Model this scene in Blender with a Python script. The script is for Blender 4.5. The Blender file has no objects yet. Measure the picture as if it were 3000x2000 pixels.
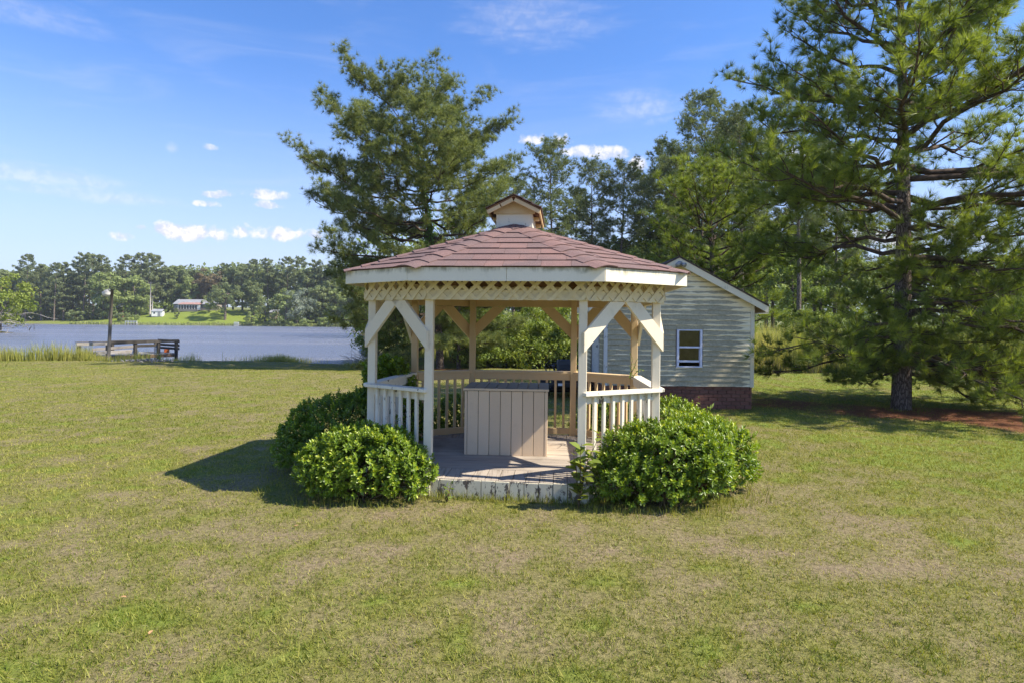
import bpy, math, random
import numpy as np
from mathutils import Vector, Matrix, Euler

# ------------------------------------------------------------------ camera, sky, sun, exposure
S = bpy.context.scene
C = S.collection
F, YH, ROLL, CAMZ = 1800.0, 945.0, 0.011, 1.88        # lens and horizon measured on the photograph (3000 px wide)
cam_d = bpy.data.cameras.new("camera")
cam_d.sensor_width = 36.0
cam_d.lens = F / 3000 * 36
cam_d.shift_y = (YH - 1000) / 3000
cam_d.clip_start = 0.05
cam_d.clip_end = 4000
cam = bpy.data.objects.new("camera", cam_d)
C.objects.link(cam)
cam.matrix_world = (Matrix.Translation((0, 0, CAMZ)) @ Matrix.Rotation(math.pi / 2, 4, 'X')
                    @ Matrix.Rotation(ROLL, 4, 'Z'))
S.camera = cam

SUN = Vector((0.93, -0.19, 1.0)).normalized()
SUN_EL = math.asin(SUN.z)
SUN_AZ = math.atan2(SUN.x, SUN.y)

S.view_settings.view_transform = 'Standard'
S.view_settings.look = 'None'
S.view_settings.gamma = 1.0
S.view_settings.use_curve_mapping = False
S.view_settings.exposure = 1.03
S.cycles.use_denoising = True
S.cycles.denoising_prefilter = 'ACCURATE'
S.cycles.max_bounces = 8
S.cycles.transparent_max_bounces = 8
S.cycles.sample_clamp_indirect = 6

sun_d = bpy.data.lights.new("sun", 'SUN')
sun_d.energy = 4.8
sun_d.angle = math.radians(0.5)
sun_d.color = (1.0, 0.91, 0.74)
sun_o = bpy.data.objects.new("sun", sun_d)
sun_o.rotation_euler = SUN.to_track_quat('Z', 'Y').to_euler()
sun_o.location = (40, -10, 60)
C.objects.link(sun_o)


class NT:
    """small helper for writing node trees"""
    def __init__(self, tree):
        self.t = tree
        self.n = tree.nodes
        self.l = tree.links

    def put(self, sock, v):
        if v is None:
            return
        if isinstance(v, bpy.types.NodeSocket):
            self.l.new(v, sock)
        else:
            sock.default_value = v

    def node(self, typ, ins=None, **props):
        n = self.n.new(typ)
        for k, v in props.items():
            setattr(n, k, v)
        for k, v in (ins or {}).items():
            self.put(n.inputs[k], v)
        return n

    def math(self, op, a, b=None, c=None, clamp=False):
        n = self.node('ShaderNodeMath', operation=op, use_clamp=clamp)
        self.put(n.inputs[0], a)
        self.put(n.inputs[1], b)
        self.put(n.inputs[2], c)
        return n.outputs[0]

    def mix(self, f, a, b, blend='MIX'):
        n = self.node('ShaderNodeMix', data_type='RGBA', blend_type=blend)
        self.put(n.inputs[0], f)
        self.put(n.inputs[6], col4(a))
        self.put(n.inputs[7], col4(b))
        return n.outputs[2]

    def ramp(self, f, lo, hi, smooth=True):
        n = self.node('ShaderNodeMapRange', clamp=True, interpolation_type='SMOOTHSTEP' if smooth else 'LINEAR')
        self.put(n.inputs[0], f)
        n.inputs[1].default_value = lo
        n.inputs[2].default_value = hi
        return n.outputs[0]

    def noise(self, vec, scale, detail=3.0, rough=0.55, dist=0.0):
        n = self.node('ShaderNodeTexNoise', {'Scale': scale, 'Detail': detail, 'Roughness': rough, 'Distortion': dist})
        self.put(n.inputs['Vector'], vec)
        return n.outputs[0]

    def scaled(self, vec, s, loc=(0, 0, 0)):
        n = self.node('ShaderNodeMapping', {'Scale': s, 'Location': loc})
        self.put(n.inputs['Vector'], vec)
        return n.outputs[0]


def col4(c):
    if isinstance(c, tuple) and len(c) == 3:
        return (*c, 1.0)
    return c


def px(x, y, d):
    """point at depth d on the line of sight through pixel (x, y) of the 3000 px photograph"""
    u, w = x - 1500, y - YH
    return Vector(((u + ROLL * w) * d / F, d, CAMZ - (w - ROLL * u) * d / F))


def az_el(x, y):
    u, w = x - 1500, y - YH
    uu, v = u + ROLL * w, w - ROLL * u
    return math.atan2(uu, F), math.atan2(-v, math.hypot(uu, F))


# --- sky: physical sky with fair-weather clouds
world = bpy.data.worlds.new("World")
S.world = world
world.use_nodes = True
wt = NT(world.node_tree)
wt.n.clear()
sky = wt.node('ShaderNodeTexSky', sky_type='NISHITA', sun_disc=False)
sky.sun_elevation = SUN_EL
sky.sun_rotation = SUN_AZ
sky.altitude = 0
sky.air_density = 1.0
sky.dust_density = 0.6
sky.ozone_density = 2.2
tc = wt.node('ShaderNodeTexCoord').outputs['Generated']
sep = wt.node('ShaderNodeSeparateXYZ', {0: tc}).outputs
AZ = wt.math('ARCTAN2', sep[0], sep[1])
EL = wt.math('ARCSINE', sep[2])
comb = wt.node('ShaderNodeCombineXYZ', {0: AZ, 1: EL}).outputs[0]
hsv = wt.mix(1.0, sky.outputs[0], (0.44, 0.66, 0.98), 'MULTIPLY')
# pale moist air towards the horizon, all round
hz = wt.math('POWER', wt.math('SUBTRACT', 1.0, wt.ramp(EL, -0.02, 0.45)), 1.3)
base = wt.mix(wt.math('MULTIPLY', hz, 0.80), hsv, (3.1, 3.3, 3.8))
# cirrus: long thin streaks
cv = wt.node('ShaderNodeMapping', {'Rotation': (0, 0, 0.22), 'Scale': (2.6, 13.0, 1.0)})
wt.put(cv.inputs[0], comb)
ci = wt.noise(cv.outputs[0], 1.3, 5, 0.62, 0.8)
cb = wt.noise(comb, 2.4, 2, 0.5)
cir = wt.math('MULTIPLY', wt.ramp(ci, 0.46, 0.82), wt.ramp(cb, 0.40, 0.66))
base = wt.mix(wt.math('MULTIPLY', cir, 0.30), base, (3.1, 3.35, 4.0))
n_fine = wt.noise(comb, 46, 5, 0.62, 0.2)
n_big = wt.noise(comb, 17, 3, 0.5)
n_sum = wt.math('ADD', wt.math('MULTIPLY', wt.math('SUBTRACT', n_fine, 0.5), 3.4),
                wt.math('MULTIPLY', wt.math('SUBTRACT', n_big, 0.5), 2.8))
CLOUDS = [(504, 436, 22, 20, .55), (614, 434, 26, 11, .6), (620, 573, 40, 12, .8), (664, 570, 30, 13, .8),
          (785, 574, 80, 20, .8), (606, 600, 42, 12, .8), (783, 602, 44, 14, .75), (354, 695, 40, 18, .85),
          (500, 676, 58, 24, 1), (565, 690, 70, 34, 1), (620, 688, 52, 30, 1), (745, 684, 72, 28, 1),
          (830, 690, 80, 27, 1), (921, 690, 38, 20, .9), (414, 668, 20, 10, .7), (1569, 413, 48, 19, .9),
          (1641, 416, 44, 22, .85), (1700, 446, 60, 22, .8), (1775, 455, 64, 22, .85), (1866, 487, 28, 24, .8),
          (1882, 322, 170, 62, .42), (1453, 533, 120, 13, .4), (110, 520, 330, 42, .55), (270, 575, 300, 34, .5), (60, 40, 330, 60, .28), (1560, 70, 260, 110, .30), (2330, 460, 60, 30, .8),
          (2560, 700, 130, 40, .9), (2840, 690, 100, 30, .8), (3400, 560, 160, 40, .8), (-400, 600, 180, 40, .8),
          (-900, 500, 200, 40, .8), (4100, 480, 220, 50, .8)]
n_soft = wt.math('MULTIPLY', wt.math('SUBTRACT', wt.noise(cv.outputs[0], 5.0, 4, 0.6, 0.6), 0.5), 2.2)
mask = None
for (x, y, w, h, op) in CLOUDS:
    a0, e0 = az_el(x, y)
    sa = 1.15 * w / F * math.cos(a0) ** 2
    se = 1.15 * h / F * math.cos(a0)
    da = wt.math('MULTIPLY', wt.math('SUBTRACT', AZ, a0), 1 / sa)
    de = wt.math('MULTIPLY', wt.math('SUBTRACT', EL, e0), 1 / se)
    # flatter below than above
    de = wt.math('MAXIMUM', de, wt.math('MULTIPLY', de, -1.5))
    r2 = wt.math('ADD', wt.math('MULTIPLY', da, da), wt.math('MULTIPLY', de, de))
    m = wt.math('ADD', wt.math('SUBTRACT', 1.05, wt.math('MULTIPLY', r2, 1.2)), n_sum if op >= .6 else n_soft)
    soft = 1.15 if op >= .6 else 2.2
    m = wt.math('MULTIPLY', wt.ramp(m, -0.05, soft), op)
    mask = m if mask is None else wt.math('MAXIMUM', mask, m)
n_up = wt.noise(wt.scaled(comb, (1, 1, 1), (0, 0.012, 0)), 46, 4, 0.6, 0.2)
sh = wt.ramp(wt.math('ADD', wt.math('SUBTRACT', n_fine, n_up), wt.math('MULTIPLY', mask, -0.02)), -0.12, 0.12)
ccol = wt.mix(sh, (2.9, 3.15, 3.9), (4.6, 4.4, 4.3))
fin = wt.mix(mask, base, ccol)
bg = wt.node('ShaderNodeBackground', {'Color': fin, 'Strength': 0.125})
wt.l.new(bg.outputs[0], wt.node('ShaderNodeOutputWorld').inputs[0])

# ------------------------------------------------------------------ helpers: objects
RNG = np.random.default_rng(11)
random.seed(5)


def link(o, parent=None):
    C.objects.link(o)
    if parent is not None:
        o.parent = parent
    return o


def tag(o, label=None, cat=None, group=None, kind=None):
    if label:
        o['label'] = label
    if cat:
        o['category'] = cat
    if group:
        o['group'] = group
    if kind:
        o['kind'] = kind
    return o


def thing(name, label, cat, loc=(0, 0, 0), rz=0.0, group=None):
    o = bpy.data.objects.new(name, None)
    o.empty_display_size = 0.2
    o.location = loc
    o.rotation_euler = (0, 0, rz)
    link(o)
    return tag(o, label, cat, group)


def mesh_np(name, v, tri=None, quad=None, mats=(), smooth=False, attrs=None, mat_idx=None):
    """mesh from numpy arrays"""
    v = np.asarray(v, np.float32).reshape(-1, 3)
    loops, starts = [], []
    pos = 0
    if quad is not None and len(quad):
        quad = np.asarray(quad, np.int32).reshape(-1, 4)
        loops.append(quad.ravel())
        starts.append(np.arange(len(quad), dtype=np.int32) * 4)
        pos = quad.size
    if tri is not None and len(tri):
        tri = np.asarray(tri, np.int32).reshape(-1, 3)
        loops.append(tri.ravel())
        starts.append(pos + np.arange(len(tri), dtype=np.int32) * 3)
    loops = np.concatenate(loops)
    starts = np.concatenate(starts)
    me = bpy.data.meshes.new(name)
    me.vertices.add(len(v))
    me.vertices.foreach_set('co', v.ravel())
    me.loops.add(len(loops))
    me.loops.foreach_set('vertex_index', loops)
    me.polygons.add(len(starts))
    me.polygons.foreach_set('loop_start', starts)
    if smooth:
        me.polygons.foreach_set('use_smooth', np.ones(len(starts), bool))
    for m in (mats if isinstance(mats, (list, tuple)) else [mats]):
        me.materials.append(m)
    if mat_idx is not None:
        me.polygons.foreach_set('material_index', np.asarray(mat_idx, np.int32))
    for k, a in (attrs or {}).items():
        at = me.attributes.new(k, 'FLOAT', 'POINT')
        at.data.foreach_set('value', np.asarray(a, np.float32).ravel())
    me.update(calc_edges=True)
    return me


def obj(name, me, parent=None, loc=None, rz=None):
    o = bpy.data.objects.new(name, me)
    if loc is not None:
        o.location = loc
    if rz is not None:
        o.rotation_euler = (0, 0, rz)
    return link(o, parent)


def copy_tree(o, parent=None):
    c = o.copy()
    link(c, parent)
    for ch in list(o.children):
        copy_tree(ch, c)
    return c


class MB:
    """collects simple solids into one mesh"""
    def __init__(self):
        self.v, self.f, self.n = [], [], 0

    def add(self, vs, fs):
        k = self.n
        self.v += [tuple(p) for p in vs]
        self.f += [tuple(i + k for i in q) for q in fs]
        self.n += len(vs)
        return self

    def box(self, c, s, M=None, ch=0.0):
        """box with centre c, size s, optional 3x3 M, chamfer ch"""
        hx, hy, hz = (q / 2 for q in s)
        if ch <= 0:
            vs = [Vector((x, y, z)) for x in (-hx, hx) for y in (-hy, hy) for z in (-hz, hz)]
            fs = [(0, 1, 3, 2), (4, 6, 7, 5), (0, 4, 5, 1), (2, 3, 7, 6), (0, 2, 6, 4), (1, 5, 7, 3)]
        else:
            ch = min(ch, hx * .6, hy * .6, hz * .6)
            vs, idx = [], {}
            for sx in (-1, 1):
                for sy in (-1, 1):
                    for sz in (-1, 1):
                        b = (sx * hx, sy * hy, sz * hz)
                        for ax in range(3):
                            p = [b[i] - (0 if i == ax else (1 if b[i] > 0 else -1) * ch) for i in range(3)]
                            idx[(sx, sy, sz, ax)] = len(vs)
                            vs.append(Vector(p))
            fs = []
            for ax in range(3):
                o1, o2 = [i for i in range(3) if i != ax]
                for sg in (-1, 1):
                    q = []
                    for (a, b) in ((-1, -1), (1, -1), (1, 1), (-1, 1)):
                        k = [0, 0, 0]
                        k[ax], k[o1], k[o2] = sg, a, b
                        q.append(idx[(*k, ax)])
                    n = (vs[q[1]] - vs[q[0]]).cross(vs[q[2]] - vs[q[1]])
                    if n[ax] * sg < 0:
                        q.reverse()
                    fs.append(tuple(q))
                for a in (-1, 1):                       # edges along ax
                    for b in (-1, 1):
                        k0, k1 = [0] * 3, [0] * 3
                        k0[ax], k1[ax] = -1, 1
                        k0[o1] = k1[o1] = a
                        k0[o2] = k1[o2] = b
                        q = [idx[(*k0, o1)], idx[(*k1, o1)], idx[(*k1, o2)], idx[(*k0, o2)]]
                        n = (vs[q[1]] - vs[q[0]]).cross(vs[q[2]] - vs[q[1]])
                        if n[o1] * a + n[o2] * b < 0:
                            q.reverse()
                        fs.append(tuple(q))
            for sx in (-1, 1):
                for sy in (-1, 1):
                    for sz in (-1, 1):
                        q = [idx[(sx, sy, sz, a)] for a in range(3)]
                        n = (vs[q[1]] - vs[q[0]]).cross(vs[q[2]] - vs[q[1]])
                        if n.dot(Vector((sx, sy, sz))) < 0:
                            q.reverse()
                        fs.append(tuple(q))
        if M is not None:
            vs = [M @ p for p in vs]
        c = Vector(c)
        return self.add([p + c for p in vs], fs)

    def bar(self, a, b, w, h, up=(0, 0, 1), ch=0.0):
        """rectangular bar from a to b: width w sideways, h along up"""
        a, b, up = Vector(a), Vector(b), Vector(up)
        y = (b - a)
        L = y.length
        y.normalize()
        x = y.cross(up)
        if x.length < 1e-4:
            x = y.cross(Vector((1, 0, 0)))
        x.normalize()
        z = x.cross(y)
        M = Matrix((x, y, z)).transposed()
        return self.box((a + b) / 2, (w, L, h), M, ch)

    def prism(self, pts, off):
        """convex polygon pts (3D) swept by vector off"""
        n = len(pts)
        pts = [Vector(p) for p in pts]
        off = Vector(off)
        nn = Vector((0, 0, 0))
        for i in range(1, n - 1):
            nn += (pts[i] - pts[0]).cross(pts[i + 1] - pts[0])
        if nn.dot(off) > 0:
            pts = pts[::-1]
        vs = pts + [p + off for p in pts]
        fs = [tuple(range(n)), tuple(range(2 * n - 1, n - 1, -1))]
        fs += [((i + 1) % n, i, n + i, n + (i + 1) % n) for i in range(n)]
        return self.add(vs, fs)

    def lathe(self, prof, seg=16, c=(0, 0, 0), M=None):
        vs, fs = [], []
        c = Vector(c)
        m = len(prof)
        for i in range(seg):
            a = 2 * math.pi * i / seg
            for (r, z) in prof:
                p = Vector((r * math.cos(a), r * math.sin(a), z))
                vs.append((M @ p if M is not None else p) + c)
        for i in range(seg):
            j = (i + 1) % seg
            for k in range(m - 1):
                fs.append((i * m + k, j * m + k, j * m + k + 1, i * m + k + 1))
        if prof[0][0] > 1e-6:
            fs.append(tuple(i * m for i in range(seg))[::-1])
        if prof[-1][0] > 1e-6:
            fs.append(tuple(i * m + m - 1 for i in range(seg)))
        return self.add(vs, fs)

    def tube(self, pts, rad, seg=8):
        v, q = tube_np(np.array([tuple(p) for p in pts]), np.array(rad) if hasattr(rad, '__len__') else np.full(len(pts), rad), seg)
        m = len(pts)
        caps = [tuple(range(seg))[::-1], tuple(range((m - 1) * seg, m * seg))]
        return self.add([tuple(p) for p in v], [tuple(int(i) for i in f) for f in q] + caps)

    def build(self, name, mat, parent=None, smooth=False, loc=None, rz=None):
        me = bpy.data.meshes.new(name)
        me.from_pydata(self.v, [], self.f)
        if smooth:
            me.polygons.foreach_set('use_smooth', [True] * len(me.polygons))
        me.materials.append(mat)
        me.update()
        return obj(name, me, parent, loc, rz)


def tube_np(P, R, seg=6):
    """tube along polyline P (n,3) with radii R; returns verts, quads"""
    n = len(P)
    T = np.gradient(P, axis=0)
    T /= np.linalg.norm(T, axis=1, keepdims=True) + 1e-9
    ref = np.array([0, 0, 1.0]) if abs(T[:, 2]).mean() < 0.8 else np.array([1.0, 0, 0])
    A = np.cross(T, ref)
    A /= np.linalg.norm(A, axis=1, keepdims=True) + 1e-9
    B = np.cross(T, A)
    a = np.arange(seg) * 2 * np.pi / seg
    V = (P[:, None] + R[:, None, None] * (np.cos(a)[None, :, None] * A[:, None] + np.sin(a)[None, :, None] * B[:, None]))
    i = np.arange(n - 1)[:, None] * seg
    j = np.arange(seg)[None]
    j2 = (j + 1) % seg
    q = np.stack([i + j, i + seg + j, i + seg + j2, i + j2], -1).reshape(-1, 4)
    return V.reshape(-1, 3), q


class Wood:
    """collects limbs"""
    def __init__(self):
        self.v, self.q, self.n = [], [], 0

    def add(self, P, R, seg=6):
        v, q = tube_np(np.asarray(P, float), np.asarray(R, float), seg)
        self.v.append(v)
        self.q.append(q + self.n)
        self.n += len(v)

    def mesh(self, name, mat):
        return mesh_np(name, np.concatenate(self.v), quad=np.concatenate(self.q), mats=mat, smooth=True)


# ------------------------------------------------------------------ value noise used for the ground and its grass
_perm = np.random.default_rng(3).random((256, 256))


def vnoise(x, y, s):
    x, y = np.asarray(x) * s, np.asarray(y) * s
    xi, yi = np.floor(x).astype(int), np.floor(y).astype(int)
    fx, fy = x - xi, y - yi
    fx, fy = fx * fx * (3 - 2 * fx), fy * fy * (3 - 2 * fy)
    g = lambda a, b: _perm[a % 256, b % 256]
    return ((g(xi, yi) * (1 - fx) + g(xi + 1, yi) * fx) * (1 - fy)
            + (g(xi, yi + 1) * (1 - fx) + g(xi + 1, yi + 1) * fx) * fy)


def fbm(x, y, s, n=4):
    r, a, t = 0, 1, 0
    for k in range(n):
        r = r + a * vnoise(x + 17.3 * k, y - 9.1 * k, s * 2 ** k)
        t += a
        a *= 0.55
    return r / t


def sstep(x, a, b):
    t = np.clip((np.asarray(x, float) - a) / (b - a), 0, 1)
    return t * t * (3 - 2 * t)


WATER_Z = -0.38


def lawn_edge(x):
    """depth at which the mown lawn meets the water"""
    x = np.asarray(x, float)
    e = 27.6 + 0.5 * np.sin(x * 0.35) + 0.35 * np.sin(x * 0.93 + 1)
    e = e + 5.0 * sstep(x, -17.5, -13) + 1.2 * sstep(x, -7.6, -5.6)
    e = e - 8.4 * sstep(x, -2.6, 1.0)
    return e


def height(x, y):
    x, y = np.asarray(x, float), np.asarray(y, float)
    h = 0.05 * (fbm(x, y, 0.12, 2) - 0.5)
    h = h * sstep(np.hypot(x, y - 8), 3, 9)
    e = lawn_edge(x)
    h = h - 0.33 * sstep(y, 21, 30) * sstep(x, -17, -12.5) * (1 - sstep(x, -2, 2))
    h = h - 1.5 * sstep(y, e - 0.6, e + 3.2)
    # marsh and wooded shore on the right, its left edge running away from the lawn
    left = -0.235 * y + 1.2 * np.sin(y * 0.11) - 0.3
    m = sstep(y, 29.5, 31.2) * sstep(x - left, -0.5, 2.5)
    m = np.maximum(m, 0)
    bank = 0.15 + 1.4 * sstep(y, 32, 52) + 0.35 * (fbm(x, y, 0.2, 3) - .5)
    h = h * (1 - m) + bank * m
    # far shore
    fs = 213 + 0.05 * (x + 150) + 3 * np.sin(x * 0.05)
    f = sstep(y, fs - 3, fs + 4)
    hill = 0.35 + 5.0 * sstep(y, fs, fs + 24) * np.exp(-((x + 112) / 34.0) ** 2) + 0.8 * sstep(y, fs, fs + 60)
    h = h * (1 - f) + hill * f
    h = h + 10 * sstep(y, 260, 480)
    # point of land on the far left
    p = np.exp(-(((x + 77) / 8.5) ** 2 + ((y - 88) / 5.0) ** 2) ** 2)
    h = np.maximum(h, -1.5 + 1.6 * p)
    return h


def patch(x, y):
    """0 = thin straw-coloured turf, 1 = thick green turf"""
    a = fbm(x, y * 0.8, 0.45, 3)
    b = fbm(x + 40, y + 11, 3.3, 4)
    g = 0.76 + 2.1 * (b - 0.5) + 0.35 * (a - 0.5)
    g = g + 0.16 * (1 - sstep(y, 3.0, 5.0))
    # greener to the right, behind and on the near lawn
    g = g + 0.30 * sstep(x, 2.5, 7.0) * sstep(y, 4.5, 7.5) + 0.10 * sstep(-x, 4, 9)
    g = g - 0.22 * np.exp(-((x - 0.3) / 3.0) ** 2 - ((y - 5.2) / 1.1) ** 2)
    g = g + 0.5 * sstep(x, 3.0, 6.5) * sstep(y, 6.0, 8.5) * fbm(x, y, 0.5, 2)
    return np.clip(g, 0, 1.4)
# ------------------------------------------------------------------ materials
def new_mat(name):
    m = bpy.data.materials.new(name)
    m.use_nodes = True
    t = NT(m.node_tree)
    t.n.clear()
    out = t.node('ShaderNodeOutputMaterial')
    return m, t, out


def coords(t, kind='Object'):
    return t.node('ShaderNodeTexCoord').outputs[kind]


def obj_rand(t):
    return t.node('ShaderNodeObjectInfo').outputs['Random']


def bump(t, h, strength=0.3, dist=0.01):
    return t.node('ShaderNodeBump', {'Height': h, 'Strength': strength, 'Distance': dist}).outputs[0]


def principled(t, out, col, rough=0.6, normal=None, spec=0.3, metal=0.0):
    p = t.node('ShaderNodeBsdfPrincipled', {'Roughness': rough, 'Specular IOR Level': spec, 'Metallic': metal})
    t.put(p.inputs['Base Color'], col4(col))
    if normal is not None:
        t.l.new(normal, p.inputs['Normal'])
    t.l.new(p.outputs[0], out.inputs[0])
    return p


def wpos(t):
    return t.node('ShaderNodeNewGeometry').outputs['Position']


def m_simple(name, col, rough=0.6, spec=0.3, metal=0.0, var=0.12, scale=6.0, bmp=0.0):
    m, t, out = new_mat(name)
    v = wpos(t)
    n = t.noise(v, scale, 4)
    c = t.mix(t.ramp(n, 0.3, 0.7), tuple(q * (1 - var) for q in col), tuple(min(1, q * (1 + var)) for q in col))
    nr = bump(t, t.noise(v, scale * 8, 3), bmp, 0.01) if bmp else None
    principled(t, out, c, rough, nr, spec, metal)
    return m


def m_painted(name, col, dirt=(0.22, 0.20, 0.13), amount=0.5, chips=0.0, grain=(30, 30, 3), edge_dirt=0.0):
    """old paint on sawn lumber: stains, faint grain, flaked spots"""
    m, t, out = new_mat(name)
    v = wpos(t)
    r = obj_rand(t)
    tint = t.mix(r, tuple(q * 0.93 for q in col), tuple(min(1, q * 1.04) for q in col))
    n1 = t.noise(v, 5.0, 5, 0.65)
    n2 = t.noise(t.scaled(v, grain), 1.0, 4, 0.6)
    st = t.math('MULTIPLY', t.ramp(n1, 0.50, 0.80), t.ramp(n2, 0.30, 0.66))
    c = t.mix(t.math('MULTIPLY', st, amount), tint, dirt)
    fine = t.noise(v, 70, 3, 0.6)
    c = t.mix(t.math('MULTIPLY', t.ramp(fine, 0.5, 0.8), 0.16), c, tuple(q * .6 for q in col))
    if edge_dirt:                                  # mildew along the upper edge of the board
        g = t.node('ShaderNodeSeparateXYZ', {0: coords(t, 'Generated')}).outputs[2]
        k = t.math('ADD', g, t.math('MULTIPLY', t.math('SUBTRACT', n1, 0.5), 1.1))
        k = t.math('MULTIPLY', t.ramp(k, 0.55, 1.0), t.ramp(t.noise(t.scaled(v, (9, 9, 2)), 1.0, 4, .7), 0.32, 0.62))
        c = t.mix(t.math('MULTIPLY', k, edge_dirt), c, (0.23, 0.21, 0.12))
    if chips:
        ch = t.ramp(t.noise(t.scaled(v, (14, 14, 8)), 1.0, 5, 0.7), 0.66 - 0.1 * chips, 0.70 - 0.1 * chips)
        c = t.mix(ch, c, (0.12, 0.10, 0.085))
    nr = bump(t, t.math('ADD', n2, t.math('MULTIPLY', fine, 0.4)), 0.25, 0.004)
    principled(t, out, c, 0.62, nr, 0.3)
    return m


def m_weathered(name, a, b, dark, axis=0, rough=0.85):
    """bare grey weathered boards with grain along one axis of the object"""
    m, t, out = new_mat(name)
    v = coords(t, 'Object')
    r = obj_rand(t)
    sc = [38, 38, 38]
    sc[axis] = 1.6
    add = t.node('ShaderNodeVectorMath', operation='ADD')
    t.put(add.inputs[0], v)
    cmb = t.node('ShaderNodeCombineXYZ')
    rr = t.math('MULTIPLY', r, 37.0)
    for k in range(3):
        t.put(cmb.inputs[k], rr)
    t.l.new(cmb.outputs[0], add.inputs[1])
    g = t.noise(t.scaled(add.outputs[0], tuple(sc)), 1.0, 5, 0.65)
    big = t.noise(wpos(t), 2.2, 4, 0.6)
    base = t.mix(r, a, b)
    c = t.mix(t.ramp(g, 0.48, 0.78), base, dark)
    c = t.mix(t.math('MULTIPLY', t.ramp(big, 0.5, 0.75), 0.45), c, dark)
    principled(t, out, c, rough, bump(t, g, 0.35, 0.004), 0.2)
    return m


def m_leaf(name, col, col2, trans=0.35, rough=0.45, spec=0.4, young=None, tcol=None):
    """foliage; 'tint' on the mesh varies from leaf to leaf"""
    m, t, out = new_mat(name)
    a = t.node('ShaderNodeAttribute', attribute_name='tint').outputs['Fac']
    r = obj_rand(t)
    c = t.mix(a, col, col2)
    c = t.mix(t.math('MULTIPLY', r, 0.30), c, tuple(q * 0.62 for q in col))
    if young:
        c = t.mix(t.ramp(a, 0.86, 1.0), c, young)
    p = t.node('ShaderNodeBsdfPrincipled', {'Roughness': rough, 'Specular IOR Level': spec})
    t.l.new(c, p.inputs['Base Color'])
    tr = t.node('ShaderNodeBsdfTranslucent')
    g = t.node('ShaderNodeHueSaturation', {'Hue': 0.485, 'Saturation': 1.15, 'Value': 1.5, 'Color': c}).outputs[0]
    t.l.new(g, tr.inputs[0])
    mx = t.node('ShaderNodeMixShader', {0: trans})
    t.l.new(p.outputs[0], mx.inputs[1])
    t.l.new(tr.outputs[0], mx.inputs[2])
    t.l.new(mx.outputs[0], out.inputs[0])
    return m


def m_bark(name, a, b, scale=1.0):
    m, t, out = new_mat(name)
    v = wpos(t)
    n = t.node('ShaderNodeTexVoronoi', {'Scale': 1.0}, feature='DISTANCE_TO_EDGE')
    wob = t.node('ShaderNodeTexNoise', {'Scale': 7 * scale, 'Detail': 3.0})
    t.put(wob.inputs['Vector'], v)
    vv = t.node('ShaderNodeVectorMath', operation='MULTIPLY_ADD')
    t.l.new(wob.outputs['Color'], vv.inputs[0])
    vv.inputs[1].default_value = (0.09, 0.09, 0.16)
    t.put(vv.inputs[2], v)
    t.put(n.inputs['Vector'], t.scaled(vv.outputs[0], (26 * scale, 26 * scale, 6.0 * scale)))
    k = t.ramp(n.outputs[0], 0.0, 0.22)
    n2 = t.noise(v, 22 * scale, 5, .7)
    c = t.mix(t.ramp(n2, .3, .7), a, b)
    c = t.mix(k, tuple(q * 0.40 for q in a), c)
    principled(t, out, c, 0.9, bump(t, t.math('ADD', k, n2), 0.9, 0.03), 0.15)
    return m


M = {}
CREAM = (0.74, 0.655, 0.505)
M['cream'] = m_painted('cream_paint', CREAM, amount=0.50, grain=(26, 26, 2.2))
M['cream_rail'] = m_painted('cream_paint_rail', (0.76, 0.70, 0.575), amount=0.45, chips=0.45)
M['fascia'] = m_painted('cream_paint_fascia', (0.78, 0.715, 0.575), amount=0.22, edge_dirt=0.85, grain=(14, 14, 2))
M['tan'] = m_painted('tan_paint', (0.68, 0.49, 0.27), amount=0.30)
M['lattice'] = m_painted('lattice_paint', (0.72, 0.62, 0.41), amount=0.30)
M['box_paint'] = m_painted('box_paint', (0.78, 0.60, 0.41), amount=0.18)
M['lid_paint'] = m_painted('lid_paint', (0.30, 0.265, 0.22), amount=0.5)
M['skirt'] = m_painted('flaked_cream_paint', (0.60, 0.55, 0.42), amount=0.5, chips=1.3)
M['cupola'] = m_painted('cupola_paint', (0.66, 0.61, 0.52), amount=0.75, dirt=(0.30, 0.28, 0.24), chips=0.3)
M['cupola_gable'] = m_painted('cupola_gable_paint', (0.60, 0.45, 0.26), amount=0.8, dirt=(0.18, 0.15, 0.11))
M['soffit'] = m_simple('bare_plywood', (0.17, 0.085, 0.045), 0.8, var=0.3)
M['deck'] = m_weathered('grey_deck_boards', (0.44, 0.38, 0.32), (0.35, 0.30, 0.255), (0.13, 0.105, 0.088), axis=1)
M['dock'] = m_weathered('grey_dock_boards', (0.33, 0.31, 0.29), (0.22, 0.20, 0.185), (0.05, 0.046, 0.042), axis=1)
M['dock_dark'] = m_weathered('dark_dock_boards', (0.09, 0.08, 0.07), (0.055, 0.05, 0.045), (0.02, 0.018, 0.016), axis=1)
M['dock_rust'] = m_weathered('brown_dock_boards', (0.22, 0.13, 0.08), (0.17, 0.11, 0.075), (0.06, 0.04, 0.03), axis=1)
M['pole'] = m_weathered('grey_pole', (0.17, 0.15, 0.13), (0.15, 0.135, 0.115), (0.06, 0.05, 0.042), axis=2)

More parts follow.
